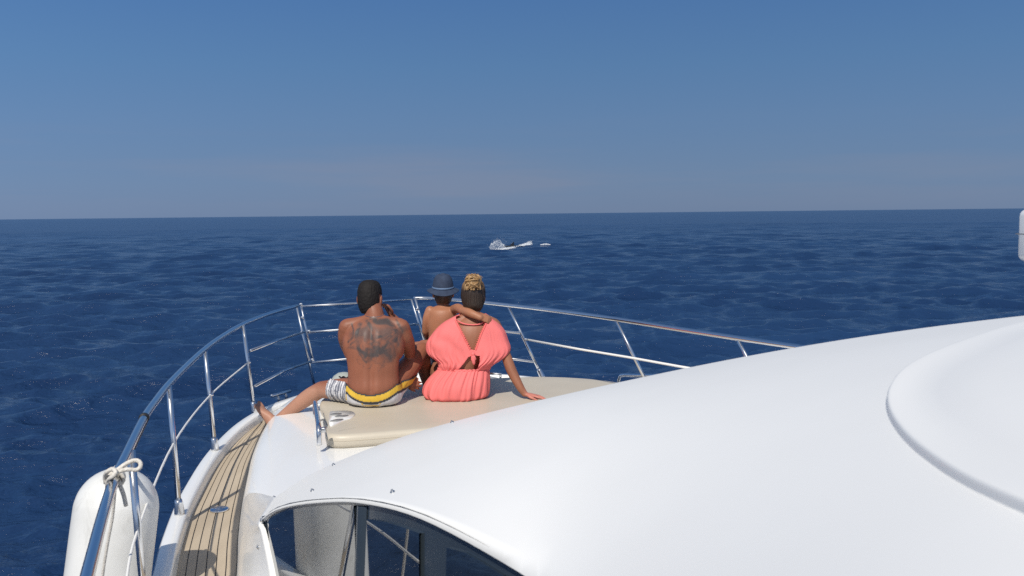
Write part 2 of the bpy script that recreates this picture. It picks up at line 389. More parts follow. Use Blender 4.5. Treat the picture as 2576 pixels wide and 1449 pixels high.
# side window: dark gasket, panes and slate frames
arch = [(657, 1312), (684, 1290), (725, 1275), (800, 1265), (905, 1265), (1060, 1304), (1312, 1440), (1420, 1520), (1560, 1650)]
arch_s = [proj(p) for p in rows[0][:37]] + [Vector((1420, 1512, 0)), Vector((1560, 1650, 0))]
def arch_v(u):
    for p, q in zip(arch_s, arch_s[1:]):
        if p.x <= u <= q.x: return p.y + (q.y - p.y) * (u - p.x) / (q.x - p.x)
    return arch_s[-1].y if u > arch_s[-1].x else 1312
wb = bmesh.new()                                                  # gasket panel behind everything
us = [650, 660, 672, 690, 720, 760, 800, 850, 900, 950, 1000, 1060, 1120, 1180, 1250, 1312, 1400, 1500]
grid(wb, [[PW(u, arch_v(max(u, 657)) - 10, -.012) for u in us], [PW(700 + (u - 650) * .95, 1720, -.012) for u in us]])
win = obj('side_window', wb, wframe, yacht)
def pane(top, bot, off, m=glass, name='pane', thick=.006):
    bm = bmesh.new(); t = [PW(u, v, off) for u, v in top]; b = [PW(u, v, off) for u, v in bot]
    grid(bm, [[p - NW * thick for p in t], t, b, [p - NW * thick for p in b]]); return obj(name, bm, m, win, False)
tp = [(668, arch_v(668) + 9)] + [(u, arch_v(u) + 8) for u in (690, 720, 760, 800, 850, 885)]
pane(tp, [(700 + (u - 668) * .9, 1640) for u, v in tp], -.006)
pane([(918, 1306), (960, 1312), (1000, 1324), (1049, 1342)], [(905, 1640), (950, 1640), (1000, 1640), (1049, 1640)], -.005)
pane([(1118, 1378), (1160, 1390), (1200, 1412), (1260, 1450)], [(1110, 1640), (1160, 1640), (1200, 1640), (1290, 1640)], -.005)
# mullion between the first two panes
mb = bmesh.new(); grid(mb, [[PW(888, 1272, -.010), PW(905, 1274, .003), PW(914, 1276, -.010)], [PW(866, 1640, -.010), PW(890, 1640, .003), PW(902, 1640, -.010)]]); obj('mullion', mb, wframe, win)
# snap studs for the windscreen cover
for u, v, d in [(985, 1237, None), (782, 1235, None), (690, 1252, None), (660, 1308, None), (650, 1376, None), (836, 1168, None), (1135, 1059, None)]:
    r = ray(u, v); best = None
    for row in rows:
        for p in row:
            q = p - EYE; e = (q / q.y - r).length
            if best is None or e < best[0]: best = (e, p)
    p = best[1] if best[0] < .02 else PW(u, v)
    sb = bmesh.new(); lathe(sb, [(-.004, .0068), (.002, .0068), (.004, .005), (.006, .003), (.008, .003), (.009, .002)], p, Vector((-.25, -.3, 1)), 10); obj('snap_stud', sb, fit, roof)

# raised cowling plate of the flybridge on the right
from mathutils.bvhtree import BVHTree
rv = [p for r_ in rows for p in r_]; nn = len(rows[0])
bvh = BVHTree.FromPolygons(rv, [(j * nn + i, j * nn + i + 1, (j + 1) * nn + i + 1, (j + 1) * nn + i) for j in range(len(rows) - 1) for i in range(nn - 1)])
def on_roof(u, v):
    h = bvh.ray_cast(EYE, ray(u, v).normalized())[0]; return h if h else PZ(u, v, 3.24)
def roof_z(x, y, z0):
    h = bvh.ray_cast(Vector((x, y, 3.5)), Vector((0, 0, -1)))[0]; return h.z if h else z0
def cowl():
    e = [(2950, 778), (2760, 785), (2576, 820), (2430, 867), (2335, 905), (2272, 943), (2242, 985), (2236, 1022), (2252, 1064), (2300, 1120), (2400, 1196), (2500, 1250), (2600, 1296), (2800, 1400), (2950, 1500)]
    e = spline([on_roof(u, v) for u, v in e], 5); c = on_roof(2750, 1010)
    q_ = np.array([on_roof(u, v) for u in range(2250, 3000, 50) for v in range(850, 1450, 40)]); q_ = np.vstack([q_[(q_[:, 1] < 2.2)], np.array(e)])
    fit_ = lambda x, y: np.stack([np.ones_like(x), x, y, x * x, x * y, y * y], -1)
    k_, *_ = np.linalg.lstsq(fit_(q_[:, 0], q_[:, 1]), q_[:, 2], rcond=None)
    def lay(d, dz, f=None):
        o = []
        for p in e:
            t = (Vector((p.x, p.y, 0)) - Vector((c.x, c.y, 0))); t = t.normalized() * (t.length + d) if f is None else t * f
            q = Vector((c.x + t.x, c.y + t.y, 0)); g = min(1, (1 - (f or 1)) / .45); g = g * g * (3 - 2 * g)
            q.z = p.z * (1 - g) + float(fit_(np.array(q.x), np.array(q.y)) @ k_) * g + dz; o.append(q)
        for _ in range(3): o = [o[0]] + [(o[i - 1] + o[i] * 2 + o[i + 1]) / 4 for i in range(1, len(o) - 1)] + [o[-1]]
        return o
    R = [lay(.006, -.04), lay(.0055, .004), lay(.0048, .008), lay(.003, .0105), lay(.0005, .0117), lay(-.004, .012), lay(0, .013, .95), lay(0, .0135, .9), lay(0, .014, .8), lay(0, .014, .7), lay(0, .014, .6), lay(0, .014, .45), lay(0, .014, .3), lay(0, .014, .15), lay(0, .014, .03)]
    bm = bmesh.new(); grid(bm, R); return bm
obj('flybridge_cowling', cowl(), gel2, yacht)
# small white instrument pod, cut by the right frame edge; it stands on a stalk
pc = P(2686, 592, 2.7); pb = bmesh.new(); box(pb, pc, .227, .16, .163, .023, 4); pod = obj('instrument_pod', pb, gel, yacht)
pb = bmesh.new(); box(pb, pc + Vector((0, 0, .004)), 0.2276, .1606, .003, 0); obj('pod_seam', pb, slotm, pod, False)
part_tube('pod_stalk', [pc + Vector((.05, 0, -.05)), pc + Vector((.06, .02, -.9))], .02, gel, pod)

# ------------------------------------------------------------------ steel rails
zr = lambda d: 3.5 - (.82 - .012 * max(0, d - 5.0) ** 1.15 - .004 * (d - 2))
railpx = [(175, 1640), (212, 1480), (232, 1400), (258, 1300), (285, 1215), (318, 1142), (362, 1052), (395, 1004), (425, 966), (470, 920), (516, 878), (560, 846), (612, 816), (680, 789), (747, 770)]
rp = []
for u, v in railpx:
    d = 5.0
    for _ in range(20): d = PZ(u, v, zr(d)).y
    rp.append(PZ(u, v, zr(d)))
rp_s = spline(rp, 6)
part_tube('top_rail', rp_s, .0165, steel, yacht)
def socket(p, up, parent, r=.020, h=.075):
    b = bmesh.new(); lathe(b, [(-.002, r * 1.22), (.006, r * 1.2), (.03, r * 1.12), (h * .8, r), (h, r * .82)], p, up, 16); return obj('socket', b, steel, parent)
def post(top, base, r=.0135, sock=True):
    o = part_tube('stanchion', [base, base.lerp(top, .5), top], r, steel, yacht)
    if sock: socket(base, top - base, o)
    return o
wire_pts = []
for (tu, tv), base in [((330, 1133), P(367, 1575, 3.06)), ((425, 970), P(451.6, 1294, 4.237)), ((516, 882), P(541, 1131, 5.378)), ((612, 819), P(640, 1036, 6.341))]:
    d = base.y; post(P(tu, tv, d), base)
A = post(P(747, 774, 7.213), P(790, 967, 7.213), .011, False)
B = post(P(757, 767, 7.16), P(786.5, 905, 7.16), .010, False)
Cc = post(P(1034.5, 752, 7.62), P(1082, 905, 7.62), .011, False)
D = post(P(1044.6, 752, 7.56), P(1093, 920, 7.56), .011, False)
S1 = post(P(1278.5, 771, 7.15), P(1365, 949, 7.05), .0125); S2 = post(P(1550, 806, 6.25), P(1641, 990, 6.15), .0125); S3 = post(P(1856, 856, 5.33), P(1925, 985, 5.25), .0125)
part_tube('top_rail', spline([P(1040, 750, 7.6), P(1080, 750.5, 7.58), P(1170, 756.5, 7.4), P(1278, 768, 7.15), P(1410, 783.5, 6.72), P(1550, 803, 6.25), P(1700, 827, 5.8), P(1856, 851, 5.33), P(1970, 868, 5.0), P(2120, 890, 4.6)], 5), .0165, steel, yacht)
gate = part_tube('bow_gate', [P(755, 771, 7.16), P(900, 762, 7.42), P(1036, 752, 7.62)], .009, steel, yacht)
for (a0, b0, a1, b1, da, db) in [(776, 836, 1053, 815, 7.16, 7.6), (785, 912, 1078, 884, 7.16, 7.6)]:
    part_tube('gate_bar', [P(a0, b0, da), P((a0 + a1) / 2, (b0 + b1) / 2 - 1, (da + db) / 2 + .02), P(a1, b1, db)], .010, steel, gate)
for u, v, d in [(761, 799, 7.13), (777, 833, 7.13), (786, 905, 7.13), (1050, 778, 7.5), (757, 766, 7.13)]:
    b = bmesh.new(); box(b, P(u, v, d), .03, .02, .022, .005, 2); obj('gate_latch', b, steel, gate)
part_tube('mid_rail', [P(630, 882, 6.341), P(700, 856, 6.85), P(764, 835, 7.2)], .010, steel, yacht)
part_tube('mid_rail', [P(641.5, 971, 6.341), P(712, 934, 6.85), P(785, 908, 7.2)], .010, steel, yacht)
part_tube('mid_rail', [P(1066, 815, 7.56), P(1200, 825, 7.3), P(1309, 838, 7.1)], .0105, steel, yacht)
part_tube('mid_rail', [P(1082, 888, 7.56), P(1230, 895, 7.3), P(1345, 910, 7.07)], .0105, steel, yacht)
part_tube('lifeline', [P(1323.8, 854, 7.1), P(1460, 879, 6.6), P(1582, 899, 6.2), P(1704, 921, 5.85), P(1900, 955, 5.3)], .0085, wirem, yacht)
part_tube('lifeline', spline([P(625.5, 911, 6.341), P(530, 993, 5.378), P(437, 1115, 4.237), P(346, 1335, 3.06), P(312, 1500, 2.6)], 6), .0048, wirem, yacht)
for u, v, d in [(625.5, 911, 6.33), (530, 993, 5.36), (1323, 853, 7.08)]:
    b = bmesh.new(); lathe(b, [(-.008, .008), (-.006, .017), (.006, .017), (.008, .008)], P(u, v, d), (0, 0, 1), 10); obj('wire_guide', b, steel, yacht)
# black rubber sleeve on the port rail, with its loose strip under the tube
i0 = min(range(len(rp_s)), key=lambda i: (rp_s[i] - P(362, 1052, rp_s[i].y)).length)
sl = part_tube('rubber_sleeve', [rp_s[i0].lerp(rp_s[i0 - 1], .1), rp_s[i0].lerp(rp_s[i0 + 1], .18)], .0205, blackr, yacht, 14)
part_tube('rubber_strip', [p + Vector((.010, .002, -.013)) for p in rp_s[i0 - 5:i0 + 1]], .0065, blackr, sl, 8)

# cleats and low grab rails
def cleat(a, b, legs, r):
    o = part_tube('mooring_cleat', [a + (a - b) * .02, a, b, b + (b - a) * .02], [r * .6, r, r, r * .6], steel, yacht)
    for l in legs: part_tube('cleat_leg', l, r * .85, fit, o)
cleat(P(683, 996, 6.7), P(730, 984, 6.95), [[P(700, 996, 6.76), P(702, 1013, 6.76)], [P(719, 990, 6.86), P(721, 1004, 6.86)]], .013)
cleat(P(1216, 939, 7.1), P(1262, 941, 7.05), [[P(1226, 942, 7.09), P(1226, 956, 7.09)], [P(1259, 943, 7.06), P(1259, 957, 7.06)]], .010)
def grab(a, b, down, r=.016):
    h = Vector((0, 0, -down)); t = (b - a).normalized()
    pts = [a + h, a + h * .45] + [a + h * .15 + t * .012, a + t * .05] + [a.lerp(b, .3), a.lerp(b, .7)] + [b - t * .05, b + h * .15 - t * .012, b + h * .45, b + h]
    return part_tube('grab_rail', spline(pts, 4), r, steel, yacht, 14)
g = grab(P(802, 1076, 5.02), P(792, 1009, 5.75), .10, .0155)
bb = bmesh.new(); box(bb, P(814, 1081, 5.02), .03, .03, .03, .006, 2); obj('rail_foot', bb, fit, g)
grab(P(1556, 944, 6.75), P(1720, 946, 6.1), .16, .0135)
# deck filler cap on the teak, soft grey cover at the bow
fc = PZ(551.5, 1282, 1.998); b = bmesh.new(); lathe(b, [(-.004, .047), (.004, .047), (.006, .042), (.006, .012), (.010, .010), (.010, .002)], fc, (0, 0, 1), 28); obj('filler_cap', b, steel, yacht)
cv = P(866, 962, 6.95); b = bmesh.new()
lathe(b, [(-.05, .12), (.0, .115), (.05, .085), (.075, .05), (.083, .01)], cv, (.05, .05, 1), 16); obj('windlass_cover', b, grey_pl, yacht)

# ------------------------------------------------------------------ fender hanging from the port rail
fen = tag(empty('fender', P(280, 1700, 3.3)), 'big white inflatable fender hanging from the port rail on a rope', 'fender')
ft, fb = P(306, 1176, 3.42), P(258, 1560, 3.30); ax = (fb - ft); fl = 1.05; ax.normalize(); R_ = .156
fb_ = bmesh.new()
prof = [(.0, .004), (.004, .03), (.018, .07), (.045, .108), (.085, .137), (.13, .152), (.19, R_), (.45, R_ * 1.0), (.75, R_), (.9, .145), (.98, .11), (1.03, .05), (fl, .01)]
pp = spline([Vector((a, b, 0)) for a, b in prof], 4); lathe(fb_, [(p.x, max(p.y, .002)) for p in pp], ft, ax, 48)
nt = fendm.node_tree; L = nt.links
varied(fendm, (.60, .605, .59), (.73, .735, .725), 5, 6)
tc = nd(fendm, 'ShaderNodeTexCoord'); mp = nd(fendm, 'ShaderNodeMapping'); mp.inputs['Scale'].default_value = (6, 6, 2.2); mp.inputs['Rotation'].default_value = (.4, .3, 0)
nz = nd(fendm, 'ShaderNodeTexNoise', Scale=2.2, Detail=7, Roughness=.7, Distortion=1.6); rr = nd(fendm, 'ShaderNodeValToRGB')
rr.color_ramp.elements[0].position = .53; rr.color_ramp.elements[0].color = (0, 0, 0, 1); rr.color_ramp.elements[1].position = .78; rr.color_ramp.elements[1].color = (.32, .32, .32, 1)
mx = nd(fendm, 'ShaderNodeMixRGB'); mx.inputs['Color2'].default_value = (.25, .24, .21, 1)
b = nt.nodes['Principled BSDF']; src = b.inputs['Base Color'].links[0].from_socket
L.new(tc.outputs['Object'], mp.inputs[0]); L.new(mp.outputs[0], nz.inputs['Vector']); L.new(nz.outputs['Fac'], rr.inputs[0]); L.new(rr.outputs[0], mx.inputs['Fac']); L.new(src, mx.inputs['Color1']); L.new(mx.outputs[0], b.inputs['Base Color'])
fbody = obj('fender_body', fb_, fendm, fen)
eb = bmesh.new(); lathe(eb, [(-.012, .012), (-.009, .024), (.0, .03), (.02, .045)], ft, ax, 16); obj('fender_eye', eb, fendm, fen)
# rope: turns round the rail, a slip loop, the tail and the lanyard
ik = min(range(len(rp_s)), key=lambda i: (rp_s[i] - P(290, 1200, rp_s[i].y)).length)
K = rp_s[ik]; tk = (rp_s[ik + 1] - rp_s[ik - 1]).normalized(); n1 = (Vector((0, 0, 1)) - tk * tk.z).normalized(); n2 = tk.cross(n1)
rope_r = .0068; kd = K.y
turn = [K + (n1 * math.cos(a) + n2 * math.sin(a)) * (.0165 + rope_r + .003 * math.sin(a * 1.3)) + tk * (-.030 + .060 * i / 43) for i, a in [(i, -2 + i * .42) for i in range(44)]]
rp_o = part_tube('rope', turn, rope_r, ropem, fen, 8)
loop = [P(272, 1222, kd - .05), P(283, 1195, kd - .06), P(301, 1178, kd - .05), P(322, 1164, kd - .04), P(341, 1158, kd - .03), P(352, 1163, kd - .03), P(353, 1174, kd - .035), P(343, 1182, kd - .04), P(322, 1181, kd - .05), P(300, 1186, kd - .06), P(285, 1196, kd - .07), P(277, 1212, kd - .06)]
part_tube('rope_loop', spline(loop, 5), rope_r, ropem, rp_o, 8)
knot = [P(266, 1215, kd - .03), P(264, 1198, kd - .04), P(271, 1186, kd - .06), P(283, 1180, kd - .06), P(291, 1188, kd - .075), P(284, 1200, kd - .075), P(274, 1206, kd - .06), P(270, 1220, kd - .04), P(270, 1232, kd - .02)]
part_tube('rope_knot', spline(knot, 5), rope_r, ropem, rp_o, 8)
part_tube('rope_tail', spline([P(296, 1205, kd - .02), P(303, 1224, kd - .015), P(311, 1245, kd - .01), P(317, 1272, kd)], 5), rope_r, ropem, rp_o, 8)
part_tube('rope_lanyard', spline([K + Vector((0, 0, -.02)), P(283, 1300, kd + .02), P(270, 1370, kd + .03), P(258, 1449, kd + .04), P(247, 1560, kd + .05)], 5), .005, ropem, rp_o, 8)
part_tube('rope_hanger', spline([K + Vector((-.01, .02, -.015)), K.lerp(ft, .5) + Vector((0, 0, .012)), ft + ax * -.04], 5), rope_r, ropem, rp_o, 8)

# ------------------------------------------------------------------ sunpad
def smooth_loop(pts, n): 
    p = [Vector((*q, 0)) for q in pts]; N = len(p); o = []
    for i in range(N):
        a, b, c, d = p[i - 1], p[i], p[(i + 1) % N], p[(i + 2) % N]
        for k in range(n):
            t = k / n; o.append(.5 * ((2 * b) + (c - a) * t + (2 * a - 5 * b + 4 * c - d) * t * t + (3 * b - a - 3 * c + d) * t ** 3))
    return o
pad_pts = [(-1.10, 5.14), (-1.04, 5.10), (-.92, 5.11), (-.6, 5.2), (0, 5.36), (.55, 5.5), (.86, 5.72), (.94, 6.1), (.90, 6.45), (.74, 6.68), (.5, 6.83), (.2, 6.90), (-.15, 6.86), (-.5, 6.74), (-.85, 6.58), (-1.18, 6.40), (-1.33, 6.22), (-1.33, 6.02), (-1.27, 5.84), (-1.17, 5.52), (-1.13, 5.25)]
pl = smooth_loop(pad_pts, 5)
def pad(pl, z0, z1, r=.032):
    c = Vector((-.2, 6.0, 0)); n = len(pl)
    def off(d):
        o = []
        for i in range(n):
            t = (pl[(i + 1) % n] - pl[i - 1]).normalized(); nrm = Vector((-t.y, t.x, 0)); o.append(pl[i] + nrm * d)
        return o
    R = [[p + Vector((0, 0, z0)) for p in off(.03)], [p + Vector((0, 0, z0)) for p in off(.008)], [p + Vector((0, 0, z0 + .02)) for p in off(0)], [p + Vector((0, 0, z1 - r)) for p in off(-.004)]]
    for k in range(1, 6):
        a = k / 5 * math.pi / 2; R.append([p + Vector((0, 0, z1 - r + r * math.sin(a))) for p in off(-.004 + r * (1 - math.cos(a)))])
    R.append([p + Vector((0, 0, z1 + .004)) for p in off(.075)])
    for f in (.8, .6, .4, .2, .04): R.append([c + (q - c) * f + Vector((0, 0, 0)) for q in R[-1 if f == .8 else -1]] if False else [Vector((c.x + (p.x - c.x) * f, c.y + (p.y - c.y) * f, z1 + .004 + .006 * (1 - f))) for p in pl])
    bm = bmesh.new(); grid(bm, [r_ for r_ in R], True, True, True); return bm
padE = tag(empty('sunpad', (-.2, 6, 2.12)), 'beige vinyl sunpad on the foredeck, with three people sitting on it', 'sunpad')
pado = obj('cushion', pad(pl, 2.142, 2.222), vinyl, padE)
pipem = mat('beige_piping', (.46, .40, .31), .5)
part_tube('piping', [Vector((p.x, p.y, 2.186)) + (Vector((-.2, 6, 0)) - Vector((p.x, p.y, 0))).normalized() * .0 for p in pl], .0045, pipem, padE, 6, closed=True)
# white moulded plate with three slots let into the corner
vp = smooth_loop([(PZ(u, v, 2.23).x, PZ(u, v, 2.23).y) for u, v in [(829, 1039), (842, 1035), (868, 1034), (886, 1036), (893, 1042), (884, 1051), (864, 1057), (845, 1066), (829, 1068)]], 4)
b = bmesh.new(); grid(b, [[Vector((p.x, p.y, 2.222)) for p in vp], [Vector((p.x, p.y, 2.2325)) for p in vp]], True, False, True); vplate = obj('moulded_plate', b, gel, padE)
for q in [[(830, 1042), (845, 1038.5), (860, 1040), (846, 1044)], [(842, 1047), (862, 1043), (877, 1044), (860, 1048.5)], [(830, 1058.5), (848, 1053.5), (864, 1053.5), (848, 1059)]]:
    sp = smooth_loop([(PZ(u, v, 2.237).x, PZ(u, v, 2.237).y) for u, v in q], 5); b = bmesh.new()
    grid(b, [[Vector((p.x, p.y, 2.2300)) for p in sp], [Vector((p.x, p.y, 2.2365)) for p in sp]], True, False, True); obj('slot', b, slotm, vplate)

# ------------------------------------------------------------------ people
def eloft(bm, rings, seg=20, cap=True):
    """rings: (centre, side vector, other vector): an elliptical loft with closed ends"""
    rows = [[Vector(c) + Vector(a) * math.cos(t) + Vector(b) * math.sin(t) for t in [2 * math.pi * k / seg for k in range(seg)]] for c, a, b in rings]
    grid(bm, rows, True, cap, cap)
def hloft(bm, L, seg=28):                                         # horizontal rings (x, y, z, rx, ry)
    p = spline([Vector((a[0], a[1], a[2])) for a in L], 4); q = spline([Vector((a[3], a[4], 0)) for a in L], 4)
    rings = [(c, (max(r.x, .002), 0, 0), (0, max(r.y, .002), 0)) for c, r in zip(p, q)]
    eloft(bm, rings, seg)
def limb(bm, pts, rad, n=6, seg=16):
    p = spline(pts, n); r = [v.x for v in spline([Vector((x, 0, 0)) for x in rad], n)]
    t0 = (p[0] - p[1]).normalized(); t1 = (p[-1] - p[-2]).normalized()
    pre = [(p[0] + t0 * r[0] * math.sin(a), r[0] * max(math.cos(a), .05)) for a in (1.5, 1.0, .5)]
    post_ = [(p[-1] + t1 * r[-1] * math.sin(a), r[-1] * max(math.cos(a), .05)) for a in (.5, 1.0, 1.5)]
    allp = pre + list(zip(p, r)) + post_
    tube(bm, [a for a, b in allp], [b for a, b in allp], seg)
def ball(bm, c, rx, ry, rz, rot=None):
    M = Matrix.Translation(c) @ (rot or Matrix()) @ Matrix.Diagonal((rx, ry, rz, 1))
    bmesh.ops.create_uvsphere(bm, u_segments=24, v_segments=16, radius=1, matrix=M)
def hand(bm, wrist, fwd, palm, side, s=1.0, curl=.5, spread=.10):
    """palm with four unequal fingers and a thumb; palm = direction the palm faces, side = thumb side"""
    f = Vector(fwd).normalized(); n = (Vector(palm) - f * Vector(palm).dot(f)).normalized(); sd = f.cross(n); sd = sd if sd.dot(Vector(side)) > 0 else -sd
    w = Vector(wrist)
    eloft(bm, [(w - f * .01 * s, sd * .024 * s, n * .018 * s), (w + f * .02 * s, sd * .030 * s, n * .017 * s), (w + f * .055 * s, sd * .040 * s, n * .015 * s), (w + f * .088 * s, sd * .040 * s, n * .012 * s), (w + f * .096 * s, sd * .03 * s, n * .008 * s)], 14)
    for k, ln in enumerate((.070, .080, .075, .058)):
        o = (.030 - .020 * k) * s; b = w + f * (.084 - .004 * abs(k - 1)) * s + sd * o; d = (f + sd * spread * (1.4 - k)).normalized(); pts = [b - d * .02 * s, b]
        a = 0
        for seg_ in (.45, .3, .25):
            a += curl * (.8 if seg_ == .45 else 1); dd = (d * math.cos(a) + n * math.sin(a)); pts.append(pts[-1] + dd * ln * seg_ * s)
        limb(bm, pts, [.009 * s, .0092 * s, .0088 * s, .008 * s, .007 * s], 3, 10)
    b = w + f * .025 * s + sd * .026 * s
    limb(bm, [b - sd * .01 * s, b + (f * .6 + sd * .6) * .03 * s + n * .006 * s, b + (f * .85 + sd * .5) * .055 * s + n * .014 * s, b + (f + sd * .35) * .075 * s + n * .02 * s], [.013 * s, .012 * s, .010 * s, .008 * s], 3, 10)
def foot(bm, ankle, heel, toe, up, s=1.0):
    h, t, u = Vector(heel), Vector(toe), Vector(up).normalized(); f = (t - h).normalized(); sd = f.cross(u).normalized(); L_ = (t - h).length
    eloft(bm, [(h - f * .004, sd * .012, u * .012), (h + f * .02, sd * .030, u * .030), (h + f * L_ * .3 + u * .014, sd * .031, u * .042), (h + f * L_ * .5 + u * .008, sd * .036, u * .034), (h + f * L_ * .70, sd * .045, u * .022), (h + f * L_ * .8, sd * .045, u * .016), (h + f * L_ * .84, sd * .03, u * .01)], 16)
    for k in range(5):
        b = h + f * L_ * (.76 - .012 * k) + sd * (.034 - .0175 * k); r = (.0125 if k == 0 else .0088)
        limb(bm, [b, b + f * (.045 - .004 * k), b + f * (.066 - .006 * k) - u * .004], [r, r * 1.05, r * .85], 3, 10)
    limb(bm, [Vector(ankle), h + f * .05 + u * .02], [.036, .034], 4)
def head(bm, c, yaw=0, s=1.0, pitch=0):
    """skull, jaw, nose, ears, neck stub is separate; faces +y turned by yaw"""
    R = Matrix.Translation(c) @ Matrix.Rotation(yaw, 4, 'Z') @ Matrix.Rotation(pitch, 4, 'X') @ Matrix.Diagonal((s, s, s, 1))
    b2 = bmesh.new()
    hloft(b2, [(0, -.005, .128, .01, .012), (0, -.005, .118, .042, .055), (0, -.006, .09, .066, .084), (0, -.006, .045, .077, .098), (0, -.002, 0, .0765, .095), (0, .006, -.04, .070, .082), (0, .018, -.075, .058, .066), (0, .032, -.105, .042, .048), (0, .042, -.120, .02, .024)])
    for sx in (-1, 1):
        eloft(b2, [((sx * .072, -.002, .02), (0, .006, 0), (0, 0, .012)), ((sx * .080, -.008, .004), (0, .018, 0), (0, 0, .032)), ((sx * .088, -.013, .004), (0, .018, 0), (0, 0, .033)), ((sx * .091, -.014, .006), (0, .012, 0), (0, 0, .024))], 12)
        ball(b2, (sx * .031, .082, .008), .016, .012, .011); ball(b2, (sx * .030, .085, .030), .026, .012, .008)
    eloft(b2, [((0, .088, .022), (.007, 0, 0), (0, .006, .004)), ((0, .104, -.012), (.011, 0, 0), (0, .010, .006)), ((0, .108, -.026), (.016, 0, 0), (0, .012, .008)), ((0, .092, -.034), (.012, 0, 0), (0, .01, .006))], 12)
    ball(b2, (0, .082, -.058), .024, .010, .006); ball(b2, (0, .080, -.068), .020, .010, .006)
    me = bpy.data.meshes.new('t'); b2.to_mesh(me); b2.free(); me.transform(R); bm.from_mesh(me); bpy.data.meshes.remove(me)
    return R
def fuse(bm, voxel=.006, smooth=4):
    """one continuous skin over everything in bm"""
    bmesh.ops.recalc_face_normals(bm, faces=bm.faces[:])
    me = bpy.data.meshes.new('tmp'); bm.to_mesh(me); bm.free(); o = bpy.data.objects.new('tmp', me); C.objects.link(o)
    r = o.modifiers.new('r', 'REMESH'); r.mode = 'VOXEL'; r.voxel_size = voxel
    sm = o.modifiers.new('s', 'SMOOTH'); sm.iterations = smooth; sm.factor = .5
    dg = bpy.context.evaluated_depsgraph_get(); dg.update()
    res = bpy.data.meshes.new_from_object(o.evaluated_get(dg)); bpy.data.objects.remove(o); bpy.data.meshes.remove(me); return res
def verts_np(me):
    a = np.empty(len(me.vertices) * 3, np.float32); me.vertices.foreach_get('co', a); return a.reshape(-1, 3)
def set_col(me, rgb, name='col'):
    at = me.color_attributes.new(name, 'FLOAT_COLOR', 'POINT'); a = np.ones((len(me.vertices), 4), np.float32); a[:, :3] = rgb; at.data.foreach_set('color', a.ravel())
def col_mat(name, rough=.5, **kw):
    m = mat(name, (.5, .5, .5), rough, **kw); a = nd(m, 'ShaderNodeVertexColor', layer_name='col'); m.node_tree.links.new(a.outputs[0], m.node_tree.nodes['Principled BSDF'].inputs['Base Color']); return m
def fbm(p, sc, oct_=4, seed=0):
    return np.array([noise.fractal(Vector((x * sc + seed, y * sc, z * sc)), 1.0, 2.0, oct_) for x, y, z in p], np.float32)
def cut(me, keep_fn):
    b = bmesh.new(); b.from_mesh(me); bmesh.ops.delete(b, geom=[f for f in b.faces if not keep_fn(f.calc_center_median())], context='FACES'); b.to_mesh(me); b.free(); return me
def at_loc(o, loc, children=()):
    o.location = loc
skin = dict(rough=.50, Subsurface_Weight=.06, Specular_IOR_Level=.3)
def skin_mat(name): 
    m = col_mat(name, **skin); b = m.node_tree.nodes['Principled BSDF']; b.inputs['Subsurface Radius'].default_value = (.012, .005, .003)
    n = nd(m, 'ShaderNodeTexNoise', Scale=130, Detail=3); bp = nd(m, 'ShaderNodeBump', Strength=.18, Distance=.002); tcx = nd(m, 'ShaderNodeTexCoord')
    m.node_tree.links.new(tcx.outputs['Object'], n.inputs['Vector']); m.node_tree.links.new(n.outputs['Fac'], bp.inputs['Height']); m.node_tree.links.new(bp.outputs[0], b.inputs['Normal']); return m
def place(o, loc):
    o.location = loc; bpy.context.view_layer.update()
def child(name, me, m, parent):
    me.name = name; o = bpy.data.objects.new(name, me); C.objects.link(o); o.parent = parent
    if m: me.materials.append(m)
    me.polygons.foreach_set('use_smooth', [True] * len(me.polygons)); return o
def mesh_of(bm, name='m'):
    bmesh.ops.recalc_face_normals(bm, faces=bm.faces[:]); me = bpy.data.meshes.new(name); bm.to_mesh(me); bm.free(); return me

